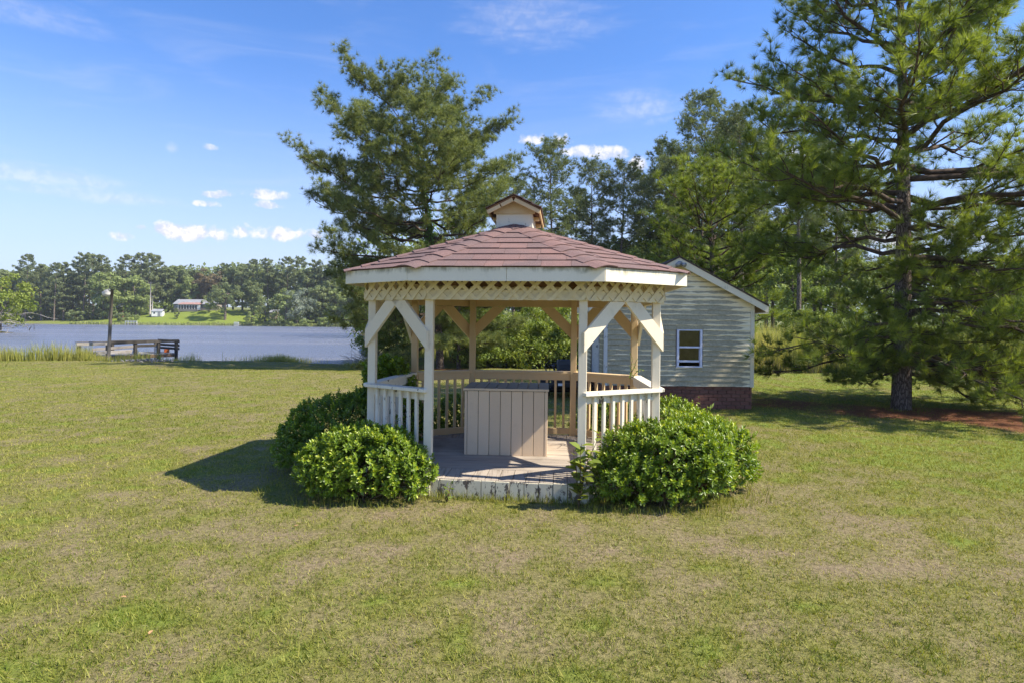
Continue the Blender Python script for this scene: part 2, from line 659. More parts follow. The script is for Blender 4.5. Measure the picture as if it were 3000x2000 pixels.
# asphalt shingles
def m_shingle():
    m, t, out = new_mat('red_brown_shingle')
    v = wpos(t)
    r = obj_rand(t)
    c = t.mix(r, (0.190, 0.116, 0.106), (0.145, 0.101, 0.098))
    c = t.mix(t.math('MULTIPLY', t.ramp(t.noise(t.node('ShaderNodeVectorMath', {0: v}, operation='SCALE').outputs[0], 2.6, 3), 0.4, 0.7), 0.0), c, (0.3, 0.3, 0.3))
    big = t.noise(v, 3.2, 4, 0.6)
    c = t.mix(t.math('MULTIPLY', t.ramp(big, 0.45, 0.75), 0.45), c, (0.27, 0.15, 0.125))
    g = t.noise(v, 210, 2, 0.7)
    c = t.mix(t.math('MULTIPLY', t.ramp(g, 0.52, 0.70), 0.55), c, (0.36, 0.265, 0.255))
    g2 = t.noise(v, 150, 2, 0.7)
    c = t.mix(t.math('MULTIPLY', t.ramp(g2, 0.54, 0.70), 0.5), c, (0.10, 0.055, 0.052))
    principled(t, out, c, 0.9, bump(t, g, 0.6, 0.004), 0.15)
    return m


M['shingle'] = m_shingle()
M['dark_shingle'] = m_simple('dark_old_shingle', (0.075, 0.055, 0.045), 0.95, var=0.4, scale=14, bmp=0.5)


def m_siding():
    """painted lap siding with grey-green mildew on each board"""
    m, t, out = new_mat('mildewed_siding')
    v = wpos(t)
    r = obj_rand(t)
    g = t.node('ShaderNodeSeparateXYZ', {0: coords(t, 'Generated')}).outputs
    xyz = t.node('ShaderNodeSeparateXYZ', {0: v}).outputs
    cr = t.node('ShaderNodeCombineXYZ', {0: xyz[0], 1: t.math('MULTIPLY', r, 9.0), 2: t.math('MULTIPLY', xyz[2], 1.2)}).outputs[0]
    lo = t.noise(cr, 2.1, 3, 0.55)                         # patches along each board
    area = t.noise(v, 0.8, 2, 0.5)
    # cleaner towards the right-hand edge and the gable
    clean = t.math('ADD', t.ramp(xyz[2], 2.0, 3.1), t.math('MULTIPLY', t.ramp(xyz[0], 4.95, 5.4), 0.8))
    k = t.math('SUBTRACT', t.math('ADD', lo, t.math('MULTIPLY', area, 0.6)), t.math('MULTIPLY', clean, 0.42))
    rim = t.math('MULTIPLY', t.math('ABSOLUTE', t.math('SUBTRACT', g[2], 0.46)), 0.9)
    fine = t.noise(v, 26, 5, 0.7)
    k = t.math('SUBTRACT', t.math('ADD', k, t.math('MULTIPLY', t.math('SUBTRACT', fine, .5), 0.16)), rim)
    mk = t.ramp(k, 0.34, 0.46)
    var = t.mix(t.ramp(fine, 0.3, 0.7), (0.25, 0.225, 0.150), (0.40, 0.355, 0.245))
    clean_c = t.mix(r, (0.82, 0.715, 0.49), (0.86, 0.755, 0.525))
    c = t.mix(t.math('MULTIPLY', mk, 0.95), clean_c, var)
    principled(t, out, c, 0.55, bump(t, fine, 0.12, 0.003), 0.35)
    return m


M['siding'] = m_siding()
M['trim'] = m_painted('cream_trim', (0.74, 0.665, 0.51), amount=0.55, dirt=(0.22, 0.2, 0.15))
M['door_trim'] = m_painted('grey_white_trim', (0.58, 0.58, 0.57), amount=0.6, chips=0.6)


def m_brick():
    m, t, out = new_mat('red_brick')
    v = wpos(t)
    r = obj_rand(t)
    c = t.mix(r, (0.165, 0.075, 0.056), (0.235, 0.105, 0.076))
    n = t.noise(v, 30, 4, 0.65)
    c = t.mix(t.math('MULTIPLY', t.ramp(n, 0.45, 0.75), 0.5), c, (0.10, 0.05, 0.045))
    principled(t, out, c, 0.9, bump(t, n, 0.5, 0.004), 0.15)
    return m


M['brick'] = m_brick()
M['mortar'] = m_simple('mortar', (0.24, 0.19, 0.165), 0.95, var=0.2, scale=20)
M['vinyl'] = m_simple('white_vinyl', (0.66, 0.67, 0.80), 0.4, 0.45, var=0.04)
M['dark_inside'] = m_simple('dark_interior', (0.05, 0.045, 0.035), 0.8)
M['plywood'] = m_simple('interior_plywood', (0.34, 0.22, 0.09), 0.7, var=0.2, scale=4)


def m_glass():
    m, t, out = new_mat('window_glass')
    gl = t.node('ShaderNodeBsdfGlossy', {'Color': (1, 1, 1, 1), 'Roughness': 0.02})
    tr = t.node('ShaderNodeBsdfTransparent', {'Color': (0.82, 0.86, 0.84, 1)})
    fr = t.node('ShaderNodeFresnel', {'IOR': 1.5}).outputs[0]
    mx = t.node('ShaderNodeMixShader', {0: fr})
    t.l.new(tr.outputs[0], mx.inputs[1])
    t.l.new(gl.outputs[0], mx.inputs[2])
    t.l.new(mx.outputs[0], out.inputs[0])
    return m


M['glass'] = m_glass()
M['black'] = m_simple('black_plastic', (0.018, 0.018, 0.02), 0.45, 0.4, var=0.2)
M['seat'] = m_simple('dark_grey_vinyl', (0.042, 0.043, 0.047), 0.5, 0.4, var=0.15)
M['rubber'] = m_simple('tyre_rubber', (0.022, 0.021, 0.020), 0.85, 0.2, var=0.3)
M['steel'] = m_simple('worn_steel', (0.32, 0.32, 0.33), 0.45, 0.5, 0.6)
M['white'] = m_simple('white_plastic', (0.72, 0.72, 0.74), 0.5, 0.4, var=0.06)
M['orange'] = m_simple('orange_plastic', (0.62, 0.14, 0.03), 0.55, 0.4)
M['lamp_glass'] = m_simple('milky_lamp_glass', (0.62, 0.62, 0.60), 0.35, 0.5)
M['grey_metal'] = m_simple('grey_metal', (0.30, 0.30, 0.30), 0.5, 0.5, 0.4)
M['grey_roof'] = m_simple('grey_house_roof', (0.25, 0.26, 0.29), 0.8, var=0.15, scale=1.0)
M['rust_roof'] = m_simple('rust_red_porch_roof', (0.34, 0.20, 0.18), 0.8, var=0.25, scale=2.0)
M['house_white'] = m_simple('house_white', (0.68, 0.68, 0.66), 0.6, var=0.06)
M['house_grey'] = m_simple('house_grey_siding', (0.24, 0.22, 0.20), 0.8, var=0.2)
M['house_brick'] = m_simple('house_brick_far', (0.22, 0.10, 0.075), 0.9, var=0.25)
M['dark_glass'] = m_simple('dark_window_glass', (0.03, 0.035, 0.04), 0.1, 0.6, var=0.2)
M['bark'] = m_bark('pine_bark', (0.19, 0.145, 0.122), (0.28, 0.225, 0.195))
M['bark_far'] = m_bark('grey_pine_bark', (0.17, 0.135, 0.115), (0.27, 0.225, 0.195), 0.6)
M['limb'] = m_simple('limb_bark', (0.085, 0.062, 0.05), 0.9, 0.1, var=0.4, scale=9, bmp=0.5)
M['twig_grey'] = m_simple('dead_grey_twigs', (0.36, 0.33, 0.30), 0.9, 0.1, var=0.25, scale=5)
M['stem'] = m_simple('green_brown_stem', (0.10, 0.075, 0.04), 0.8, 0.15, var=0.3)
M['cone'] = m_simple('pine_cone', (0.10, 0.065, 0.042), 0.9, 0.1, var=0.4, scale=40)

M['needle'] = m_leaf('pine_needles', (0.105, 0.155, 0.032), (0.300, 0.375, 0.070), 0.40, 0.45, 0.35)
M['needle_mid'] = m_leaf('pine_needles_dull', (0.080, 0.115, 0.036), (0.240, 0.275, 0.080), 0.32, 0.5, 0.3)
M['needle_wood'] = m_leaf('pine_needles_wood', (0.075, 0.110, 0.038), (0.215, 0.255, 0.080), 0.30, 0.5, 0.3)
M['needle_far'] = m_leaf('pine_needles_far', (0.115, 0.150, 0.072), (0.225, 0.255, 0.115), 0.28, 0.6, 0.2)  # paler and greyer: distance haze put into the needle colour
M['vine_leaf'] = m_leaf('vine_leaves', (0.070, 0.145, 0.028), (0.120, 0.215, 0.04), 0.35, 0.45, 0.3)
M['shrub_leaf'] = m_leaf('glossy_shrub_leaves', (0.080, 0.145, 0.016), (0.270, 0.380, 0.036), 0.28, 0.36, 0.42,
                         young=(0.44, 0.50, 0.07))
M['broad_leaf'] = m_leaf('broad_leaves', (0.085, 0.135, 0.034), (0.200, 0.255, 0.060), 0.33, 0.5, 0.25)
M['broad_light'] = m_leaf('broad_leaves_light', (0.135, 0.205, 0.040), (0.265, 0.335, 0.075), 0.36, 0.5, 0.25)
M['broad_far'] = m_leaf('broad_leaves_far', (0.125, 0.165, 0.068), (0.245, 0.285, 0.115), 0.33, 0.6, 0.2)  # air haze of the far shore worked into the leaf colour
M['broad_far_light'] = m_leaf('broad_leaves_far_light', (0.175, 0.230, 0.075), (0.300, 0.355, 0.125), 0.33, 0.6, 0.2)  # light green form, its colour likewise lightened for far haze
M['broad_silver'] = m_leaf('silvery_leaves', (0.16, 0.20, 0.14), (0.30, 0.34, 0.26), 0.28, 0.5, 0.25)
M['broad_brown'] = m_leaf('brownish_leaves', (0.14, 0.12, 0.06), (0.24, 0.19, 0.11), 0.30, 0.5, 0.2)
M['marsh_leaf'] = m_leaf('marsh_shrub_leaves', (0.135, 0.195, 0.034), (0.29, 0.34, 0.065), 0.36, 0.5, 0.25, young=(0.34, 0.26, 0.06))
M['reed'] = m_leaf('reeds', (0.20, 0.27, 0.045), (0.56, 0.50, 0.17), 0.42, 0.5, 0.2)
M['grass'] = m_leaf('lawn_grass', (0.120, 0.165, 0.020), (0.480, 0.440, 0.115), 0.30, 0.5, 0.2)
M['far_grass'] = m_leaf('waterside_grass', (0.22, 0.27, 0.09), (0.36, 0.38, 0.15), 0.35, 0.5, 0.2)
M['thatch'] = m_leaf('dry_thatch', (0.22, 0.16, 0.10), (0.50, 0.40, 0.25), 0.2, 0.7, 0.1)
M['straw'] = m_leaf('pine_straw', (0.17, 0.070, 0.036), (0.36, 0.18, 0.095), 0.15, 0.7, 0.1)
M['leaf_litter'] = m_leaf('fallen_leaf', (0.42, 0.24, 0.11), (0.55, 0.36, 0.20), 0.2, 0.7, 0.1)


def m_ground():
    m, t, out = new_mat('turf_and_soil')
    v = wpos(t)
    at = lambda k: t.node('ShaderNodeAttribute', attribute_name=k).outputs['Fac']
    p, straw, mud, wild = at('patch'), at('straw'), at('mud'), at('wild')
    n1 = t.noise(v, 3.0, 5, .65)
    n2 = t.noise(v, 24.0, 4, .7)
    n3 = t.noise(v, 110.0, 3, .7)
    thin = t.mix(t.ramp(n2, .32, .68), (0.155, 0.118, 0.078), (0.29, 0.23, 0.145))
    lush = t.mix(t.ramp(n2, .30, .70), (0.095, 0.098, 0.026), (0.215, 0.205, 0.060))  # darkened: shade on the soil between blades put into its colour
    lush = t.mix(t.math('MULTIPLY', t.ramp(n1, .4, .7), 0.45), lush, (0.26, 0.245, 0.08))
    c = t.mix(t.ramp(p, 0.0, 1.0, False), thin, lush)
    c = t.mix(t.ramp(p, 0.95, 1.4), c, t.mix(t.ramp(n2, .3, .7), (0.120, 0.165, 0.025), (0.20, 0.245, 0.045)))
    c = t.mix(t.math('MULTIPLY', t.ramp(n3, .5, .75), 0.40), c, (0.10, 0.085, 0.04))
    st = t.mix(t.ramp(n2, .3, .7), (0.13, 0.055, 0.032), (0.28, 0.135, 0.075))
    c = t.mix(straw, c, st)
    wl = t.mix(t.ramp(n1, .3, .7), (0.10, 0.12, 0.035), (0.20, 0.20, 0.07))
    c = t.mix(wild, c, wl)
    md = t.mix(t.ramp(n2, .3, .7), (0.075, 0.06, 0.04), (0.13, 0.105, 0.07))
    c = t.mix(mud, c, md)
    principled(t, out, c, 0.95, bump(t, t.math('ADD', n3, t.math('MULTIPLY', n2, 1.5)), 0.7, 0.02), 0.1)
    return m


M['ground'] = m_ground()


def m_water():
    m, t, out = new_mat('rippled_pond_water')
    v = wpos(t)
    w1 = t.noise(t.scaled(v, (1.0, 2.6, 1.0)), 2.4, 3, 0.6, 0.4)
    w2 = t.noise(t.scaled(v, (0.8, 2.2, 1.0)), 7.5, 3, 0.6, 0.3)
    # calm and ruffled bands lying across the pond
    band = t.ramp(t.noise(t.scaled(v, (0.018, 0.11, 1)), 1.0, 4, 0.6), 0.38, 0.62)
    y = t.node('ShaderNodeSeparateXYZ', {0: v}).outputs
    creek = t.ramp(y[0], -2.5, 1.0)                  # the sheltered creek behind the gazebo is still
    amp = t.math('MULTIPLY', t.math('ADD', 0.55, t.math('MULTIPLY', band, 0.65)), t.math('SUBTRACT', 1.0, t.math('MULTIPLY', creek, 0.95)))
    h = t.math('MULTIPLY', t.math('ADD', t.math('MULTIPLY', w1, 1.0), t.math('MULTIPLY', w2, 0.40)), amp)
    water_c = t.mix(band, (0.13, 0.15, 0.22), (0.21, 0.225, 0.30))  # pale blue bands: reflected sky put into the water colour
    water_c = t.mix(creek, water_c, (0.020, 0.020, 0.012))
    p = principled(t, out, water_c, t.math('SUBTRACT', 0.22, t.math('MULTIPLY', creek, 0.17)), bump(t, h, 1.0, 0.30), 0.5)
    p.inputs['IOR'].default_value = 1.333
    return m


M['water'] = m_water()
# ------------------------------------------------------------------ large structure: ground and water
def axis(segs):
    a = [segs[0][0]]
    for lo, hi, st in segs:
        n = max(1, int(round((hi - lo) / st)))
        a += list(np.linspace(lo, hi, n + 1)[1:])
    return np.array(a)


gx = axis([(-1800, -400, 200), (-400, -200, 20), (-200, -60, 5), (-60, -24, 1.2), (-24, -10, 0.4), (-10, 12, 0.16), (12, 30, 0.6), (30, 80, 2.5),
           (80, 200, 10), (200, 400, 40), (400, 1800, 200)])
gy = axis([(-300, -20, 20), (-20, -2, 2), (-2, 2.2, 0.4), (2.2, 12, 0.16), (12, 24, 0.3), (24, 36, 0.25), (36, 60, 1.0), (60, 80, 1.5), (80, 205, 8),
           (205, 250, 2), (250, 500, 12), (500, 2500, 250)])
XX, YY = np.meshgrid(gx, gy)
ZZ = height(XX, YY)
nx, ny = len(gx), len(gy)
ii = (np.arange(ny - 1)[:, None] * nx + np.arange(nx - 1)[None]).ravel()
quads = np.stack([ii, ii + 1, ii + nx + 1, ii + nx], -1)
xf, yf, zf = XX.ravel(), YY.ravel(), ZZ.ravel()


def straw_mask(x, y):
    """pine straw under the big pine on the right and round the foot of the tall pine"""
    n = fbm(x, y, 0.9, 3) - 0.5
    r = np.sqrt(((x - 10.6) / 4.9) ** 2 + ((y - 13.0 + 0.50 * (x - 9.6)) / 2.3) ** 2) + 0.9 * n
    a = 1 - sstep(r, 0.72, 1.05)
    r2 = np.hypot((x + 3.4) / 1.8, (y - 28.0) / 1.2) + 0.8 * n
    b = 0.8 * (1 - sstep(r2, 0.6, 1.1))
    r3 = np.hypot((x - 3.6) / 2.2, (y - 13.66) / 0.16) + 0.6 * n
    return np.clip(a + b + 0.8 * (1 - sstep(r3, 0.6, 1.1)), 0, 1)


e_ = lawn_edge(xf)
mud = (sstep(yf, e_ - 0.7, e_ + 0.3) * (yf < 60) * (1 - sstep(zf, 0.0, 0.25)))
mud = np.maximum(mud, sstep(-zf, 0.30, 0.5))
wild = sstep(yf, 30.5, 32) * (zf > -0.2) * (yf < 200) * 1.0
far_lawn = np.exp(-((xf + 112) / 36.0) ** 2) * (yf > 200)
wild = np.maximum(wild, (yf > 200) * (1 - 1.0 * np.clip(far_lawn * 2.2, 0, 1)))
pt = patch(xf, yf)
pt = np.where(yf > 200, 1.4, pt)
gme = mesh_np('ground', np.stack([xf, yf, zf], -1), quad=quads, mats=M['ground'], smooth=True,
              attrs={'patch': pt, 'straw': straw_mask(xf, yf), 'mud': mud, 'wild': wild})
ground = obj('ground', gme)
tag(ground, 'mown lawn and shore running down to the pond', None, None, 'structure')

wv = [(-900, 20, WATER_Z), (300, 20, WATER_Z), (300, 262, WATER_Z), (-900, 262, WATER_Z)]
water = obj('pond_water', mesh_np('pond_water', wv, quad=[(0, 1, 2, 3)], mats=M['water']))
tag(water, 'rippled blue pond with a still creek behind the gazebo', None, None, 'structure')

# ------------------------------------------------------------------ placing parts in world coordinates
def world_of(o):
    if o is None:
        return Matrix.Identity(4)
    loc = Matrix.LocRotScale(o.location, o.rotation_euler, o.scale) if o.rotation_mode != 'QUATERNION' else \
        Matrix.LocRotScale(o.location, o.rotation_quaternion, o.scale)
    return world_of(o.parent) @ o.matrix_parent_inverse @ loc if o.parent else loc


def wfix(o):
    """o was built in world coordinates: cancel its parent's transform"""
    if o.parent:
        o.matrix_parent_inverse = world_of(o.parent).inverted()
    return o


def wbuild(mb, name, mat, parent=None, smooth=False):
    return wfix(mb.build(name, mat, parent, smooth))


_board_cache = {}


def board(name, a, b, w, h, mat, parent=None, up=(0, 0, 1), ch=0.004):
    """board from a to b, w across, h along up; alike boards share one mesh"""
    a, b, up = Vector(a), Vector(b), Vector(up)
    y = b - a
    L = y.length
    y.normalize()
    x = y.cross(up)
    if x.length < 1e-4:
        x = y.cross(Vector((0, 1, 0)))
    x.normalize()
    z = x.cross(y)
    key = (round(L, 3), round(w, 4), round(h, 4), mat.name, ch)
    me = _board_cache.get(key)
    if me is None:
        mb = MB().box((0, 0, 0), (w, L, h), None, ch)
        me = bpy.data.meshes.new(name)
        me.from_pydata(mb.v, [], mb.f)
        me.materials.append(mat)
        me.update()
        _board_cache[key] = me
    o = bpy.data.objects.new(name, me)
    link(o, parent)
    W = Matrix((x, y, z)).transposed().to_4x4()
    W.translation = (a + b) / 2
    o.rotation_euler = W.to_euler()
    o.location = W.translation
    return wfix(o)


def clip_poly(poly, clip):
    """Sutherland-Hodgman: poly clipped by convex ccw polygon clip (2D)"""
    out = [tuple(p) for p in poly]
    n = len(clip)
    for i in range(n):
        ax, ay = clip[i]
        bx, by = clip[(i + 1) % n]
        ex, ey = bx - ax, by - ay
        side = lambda p: ex * (p[1] - ay) - ey * (p[0] - ax)
        res = []
        for k in range(len(out)):
            p, q = out[k], out[(k + 1) % len(out)]
            sp, sq = side(p), side(q)
            if sp >= 0:
                res.append(p)
            if sp * sq < 0:
                t = sp / (sp - sq)
                res.append((p[0] + t * (q[0] - p[0]), p[1] + t * (q[1] - p[1])))
        out = res
        if len(out) < 3:
            return []
    # drop doubles
    cl = []
    for p in out:
        if not cl or math.hypot(p[0] - cl[-1][0], p[1] - cl[-1][1]) > 1e-4:
            cl.append(p)
    if len(cl) > 2 and math.hypot(cl[0][0] - cl[-1][0], cl[0][1] - cl[-1][1]) < 1e-4:
        cl.pop()
    return cl if len(cl) >= 3 else []


def area2(p):
    return abs(sum(p[i][0] * p[(i + 1) % len(p)][1] - p[(i + 1) % len(p)][0] * p[i][1] for i in range(len(p)))) / 2


# ------------------------------------------------------------------ gazebo
G0 = Vector((0.05, 7.95, 0))
TH = -0.085
gz = thing('gazebo', 'cream eight-sided garden gazebo with red-brown shingle roof and lattice frieze', 'gazebo', G0)
names8 = ['FR', 'FL', 'LF', 'LB', 'BL', 'BR', 'RB', 'RF']
_px = {'FR': (1705.5, 1148, 6.5), 'FL': (1256, 1132, 6.7), 'LF': (1090, 1124, 7.22), 'LB': (1216, 1088, 8.88),
       'BL': (1383, 1084, 9.36), 'BR': (1679, 1087, 9.26), 'RB': (1857, 1100, 8.65), 'RF': (1920, 1136, 6.98)}
PP = {k: Vector((px(*v).x, v[2], 0)) for k, v in _px.items()}
DECK, RAIL, HEAD = 0.198, 1.157, 2.115
cen = sum(PP.values(), Vector()) / 8
BACK = {'LB', 'BL', 'BR', 'RB'}
# outward normals of the eight sides
sides = [(names8[i], names8[(i + 1) % 8]) for i in range(8)]          # FR>FL is the open front


def side_frame(i, j):
    a, b = PP[i], PP[j]
    d = (b - a)
    L = d.length
    d.normalize()
    n = Vector((d.y, -d.x, 0))
    if n.dot((a + b) / 2 - cen) < 0:
        n = -n
    return a, b, d, n, L


POST = 0.089
vr = Vector((math.cos(TH), math.sin(TH), 0))
for k in names8:
    p = PP[k]
    top = 2.36
    lean = Vector((random.uniform(-.008, .008), random.uniform(-.008, .008), 0))
    base = DECK if k not in ('FR', 'FL') else 0.19
    board('post', p + Vector((0, 0, base)), p + lean + Vector((0, 0, top)), POST, POST, M['tan'] if k in BACK else M['cream'], gz,
          up=(-math.sin(TH), math.cos(TH), 0), ch=0.005)

# headers, lattice, braces, rails
PITCH, SW = 0.157, 0.040
for si, (i, j) in enumerate(sides):
    a, b, d, n, L = side_frame(i, j)
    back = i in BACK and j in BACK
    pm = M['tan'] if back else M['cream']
    off = n * (POST / 2 + 0.019)
    board('header_beam', a + off - d * 0.02 + Vector((0, 0, HEAD + 0.056)), b + off + d * 0.02 + Vector((0, 0, HEAD + 0.056)), 0.036, 0.108, pm if back else M['lattice'], gz)
    # lattice in two layers
    panel = obj('lattice_panel', mesh_np('lattice_panel', [a + off + n * 0.0195 + Vector((0, 0, HEAD + 0.315)), b + off + n * 0.0195 + Vector((0, 0, HEAD + 0.315)),
                b + off + n * 0.030 + Vector((0, 0, HEAD + 0.315)), a + off + n * 0.030 + Vector((0, 0, HEAD + 0.315))], quad=[(0, 1, 2, 3)], mats=M['lattice']), gz)
    wfix(panel)
    x0, x1, z0, z1 = -0.035, L + 0.035, HEAD, HEAD + 0.31
    rect = [(x0, z0), (x1, z0), (x1, z1), (x0, z1)]
    H = z1 - z0
    hw = SW / math.sqrt(2)
    for layer in (0, 1):
        k = -3
        while True:
            s = k * PITCH + (0.03 if layer == 0 else 0.03 - 0.0)
            k += 1
            if s > x1 + H:
                break
            if layer == 0:
                q = [(s - hw, z0), (s + hw, z0), (s + H + hw, z1), (s + H - hw, z1)]
            else:
                q = [(s - hw, z0), (s + hw, z0), (s - H + hw, z1), (s - H - hw, z1)]
            q = clip_poly(q, rect)
            if not q or area2(q) < 6e-4:
                continue
            o_ = off + n * (0.020 + 0.008 * layer)
            p3 = [a + o_ + d * u + Vector((0, 0, w)) for u, w in q]
            wbuild(MB().prism(p3, n * 0.0075), 'slat', M['lattice'], panel)
    if si == 0:
        continue
    # braces at both ends, plumb cut
    for (p, sg) in ((a, 1), (b, -1)):
        e = d * sg
        o_ = n * (POST / 2 + 0.0015) if not back else n * 0.0
        o_ = n * (POST / 2 + 0.001)
        zz = [(0.045, 1.645), (0.51, HEAD - 0.002), (0.31, HEAD - 0.002), (-0.03, 1.775), (-0.03, 1.645 - 0.06)]
        zz = [(-0.035, 1.575), (0.505, HEAD - 0.002), (0.30, HEAD - 0.002), (-0.035, 1.78)]
        p3 = [p + o_ + e * u + Vector((0, 0, w)) for u, w in zz]
        wbuild(MB().prism(p3, n * 0.036), 'brace', pm, gz)
    # rails and balusters
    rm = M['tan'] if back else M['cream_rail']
    za = Vector((0, 0, RAIL))
    board('top_rail', a + d * -0.02 + n * 0.03 + za - Vector((0, 0, 0.019)), b + d * 0.02 + n * 0.03 + za - Vector((0, 0, 0.019)), 0.14, 0.038, rm, gz)
    board('rail_board', a + d * 0.046 + za - Vector((0, 0, 0.0845)), b - d * 0.046 + za - Vector((0, 0, 0.0845)), 0.036, 0.092, rm, gz)
    board('bottom_rail', a + d * 0.046 + Vector((0, 0, DECK + 0.062)), b - d * 0.046 + Vector((0, 0, DECK + 0.062)), 0.036, 0.092, rm, gz)
    nb = max(5, int(round(L / 0.128)) - 1)
    for k in range(nb):
        s = 0.05 + (L - 0.10) * (k + 0.7) / (nb + 0.4)
        q = a + d * s + n * 0.037
        board('baluster', q + Vector((0, 0, DECK + 0.02)), q + Vector((random.uniform(-.004, .004), 0, RAIL - 0.040)), 0.036, 0.036, rm, gz, up=n)

# floor: boards across the middle, a strip of short boards along the front and the back
def outset(r):
    pts = []
    for k in range(8):
        i, j, l = names8[k - 1], names8[k], names8[(k + 1) % 8]
        n1, n2 = side_frame(i, j)[3], side_frame(j, l)[3]
        h = (n1 + n2).normalized()
        pts.append(PP[j] + h * r / max(0.3, h.dot(n1)))
    return pts


R2 = Matrix.Rotation(-TH, 3, 'Z')
R2i = Matrix.Rotation(TH, 3, 'Z')
to_l = lambda p: (R2 @ (p - G0))
to_w = lambda u, v, z: R2i @ Vector((u, v, 0)) + G0 + Vector((0, 0, z))
dp = [(q.x, q.y) for q in map(to_l, outset(0.055))]
if sum(dp[i][0] * dp[(i + 1) % 8][1] - dp[(i + 1) % 8][0] * dp[i][1] for i in range(8)) < 0:
    dp = dp[::-1]
vmin, vmax = min(p[1] for p in dp), max(p[1] for p in dp)
umin, umax = min(p[0] for p in dp), max(p[0] for p in dp)
M['deck_x'] = m_weathered('grey_deck_boards_across', (0.44, 0.38, 0.32), (0.35, 0.30, 0.255), (0.13, 0.105, 0.088), axis=0)
v1, v2 = vmin + 0.53, vmax - 0.50
bw, gap = 0.140, 0.007


def deck_piece(u0, u1, w0, w1, mat):
    q = clip_poly([(u0, w0), (u1, w0), (u1, w1), (u0, w1)], dp)
    if q and area2(q) > 1e-3:
        dz = random.uniform(-0.0015, 0.0015)
        o = wbuild(MB().prism([to_w(u, w, DECK - 0.032) for u, w in q], Vector((0, 0, 0.032 + dz))), 'floor_board', mat, gz)


v = v1
while v < v2 - 0.02:
    deck_piece(umin - 1, umax + 1, v, min(v + bw, v2 - gap), M['deck_x'])
    v += bw + gap
u = umin
while u < umax:
    deck_piece(u, u + bw, vmin - 1, v1 - gap, M['deck'])
    deck_piece(u, u + bw, v2, vmax + 1, M['deck'])
    u += bw + gap
# skirt boards round the platform
ds = outset(0.060)
for k in range(8):
    a, b = ds[k], ds[(k + 1) % 8]
    d = (b - a)
    L = d.length
    d.normalize()
    n = Vector((d.y, -d.x, 0))
    if n.dot((a + b) / 2 - cen) < 0:
        n = -n
    nb = int(L / 0.147)
    w = (L - 0.012) / nb
    up_ = Vector((0, 0, 1))
    for q in range(nb):
        s = 0.006 + w * (q + 0.5)
        p = a + d * s + n * (0.011 + random.uniform(0, 0.004))
        z1 = DECK - 0.002 + random.uniform(-0.006, 0.004)
        board('skirt_board', p + Vector((0, 0, -0.06)), p + Vector((0, 0, z1)), w - 0.006, 0.020, M['skirt'], gz, up=n, ch=0.003)
for k in ('FR', 'FL'):
    p = PP[k] + Vector((0.02 if k == 'FR' else -0.02, -0.03, 0))
    board('corner_block', p + Vector((0, 0, -0.05)), p + Vector((0, 0, 0.188)), 0.125, 0.125, M['skirt'], gz, up=(-math.sin(TH), math.cos(TH), 0))

# roof
EZ = 2.300                                            # underside of the fascia
_ev = {'FL': (1194, 820, 6.35), 'FR': (1772, 829, 6.15), 'LF': (1015, 832, 7.05), 'RF': (2010, 835, 6.80)}
EV = {k: px(*q) for k, q in _ev.items()}
for k in ('LB', 'BL', 'BR', 'RB'):
    h = (PP[k] - cen)
    EV[k] = outset(0.35)[names8.index(k)]
for k in EV:
    EV[k] = Vector((EV[k].x, EV[k].y, 0))
FT = 2.442                                            # top of the fascia
RZ = 3.085
R0 = to_w(0.005, -0.36, RZ)
R1 = to_w(0.005, 0.46, RZ)
rv = Vector((0, 0, 1))
tops = {0: [R0], 1: [R0], 2: [R0, R1], 3: [R1], 4: [R1], 5: [R1], 6: [R1, R0], 7: [R0]}
# the sides run FR>FL, FL>LF, LF>LB, LB>BL, BL>BR, BR>RB, RB>RF, RF>FR: left corner first as seen from outside
roof_mb = MB()
faces = []
for si, (i, j) in enumerate(sides):
    A, B = EV[j].copy(), EV[i].copy()                 # seen from outside: A left, B right
    A.z = B.z = FT + 0.006
    T = tops[si]
    T = T if len(T) == 1 else [T[1], T[0]]
    if len(T) == 2 and (T[0] - A).length > (T[1] - A).length:
        T = T[::-1]
    mid = sum(T, Vector()) / len(T)
    ex = (B - A).normalized()
    nn = ex.cross(mid - A).normalized()
    if nn.z < 0:
        nn = -nn
    ey = nn.cross(ex).normalized()
    if ey.z < 0:
        ey = -ey
    faces.append((A, B, T, ex, ey, nn))
    poly = [A, B] + ([T[0]] if len(T) == 1 else [T[1], T[0]])
    roof_mb.prism(poly, Vector((0, 0, -0.022)))
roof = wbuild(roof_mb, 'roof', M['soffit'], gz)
EXPO, TW = 0.192, 0.305
nshing = 0
back_mb = MB()                                        # the far slopes, out of sight: one part
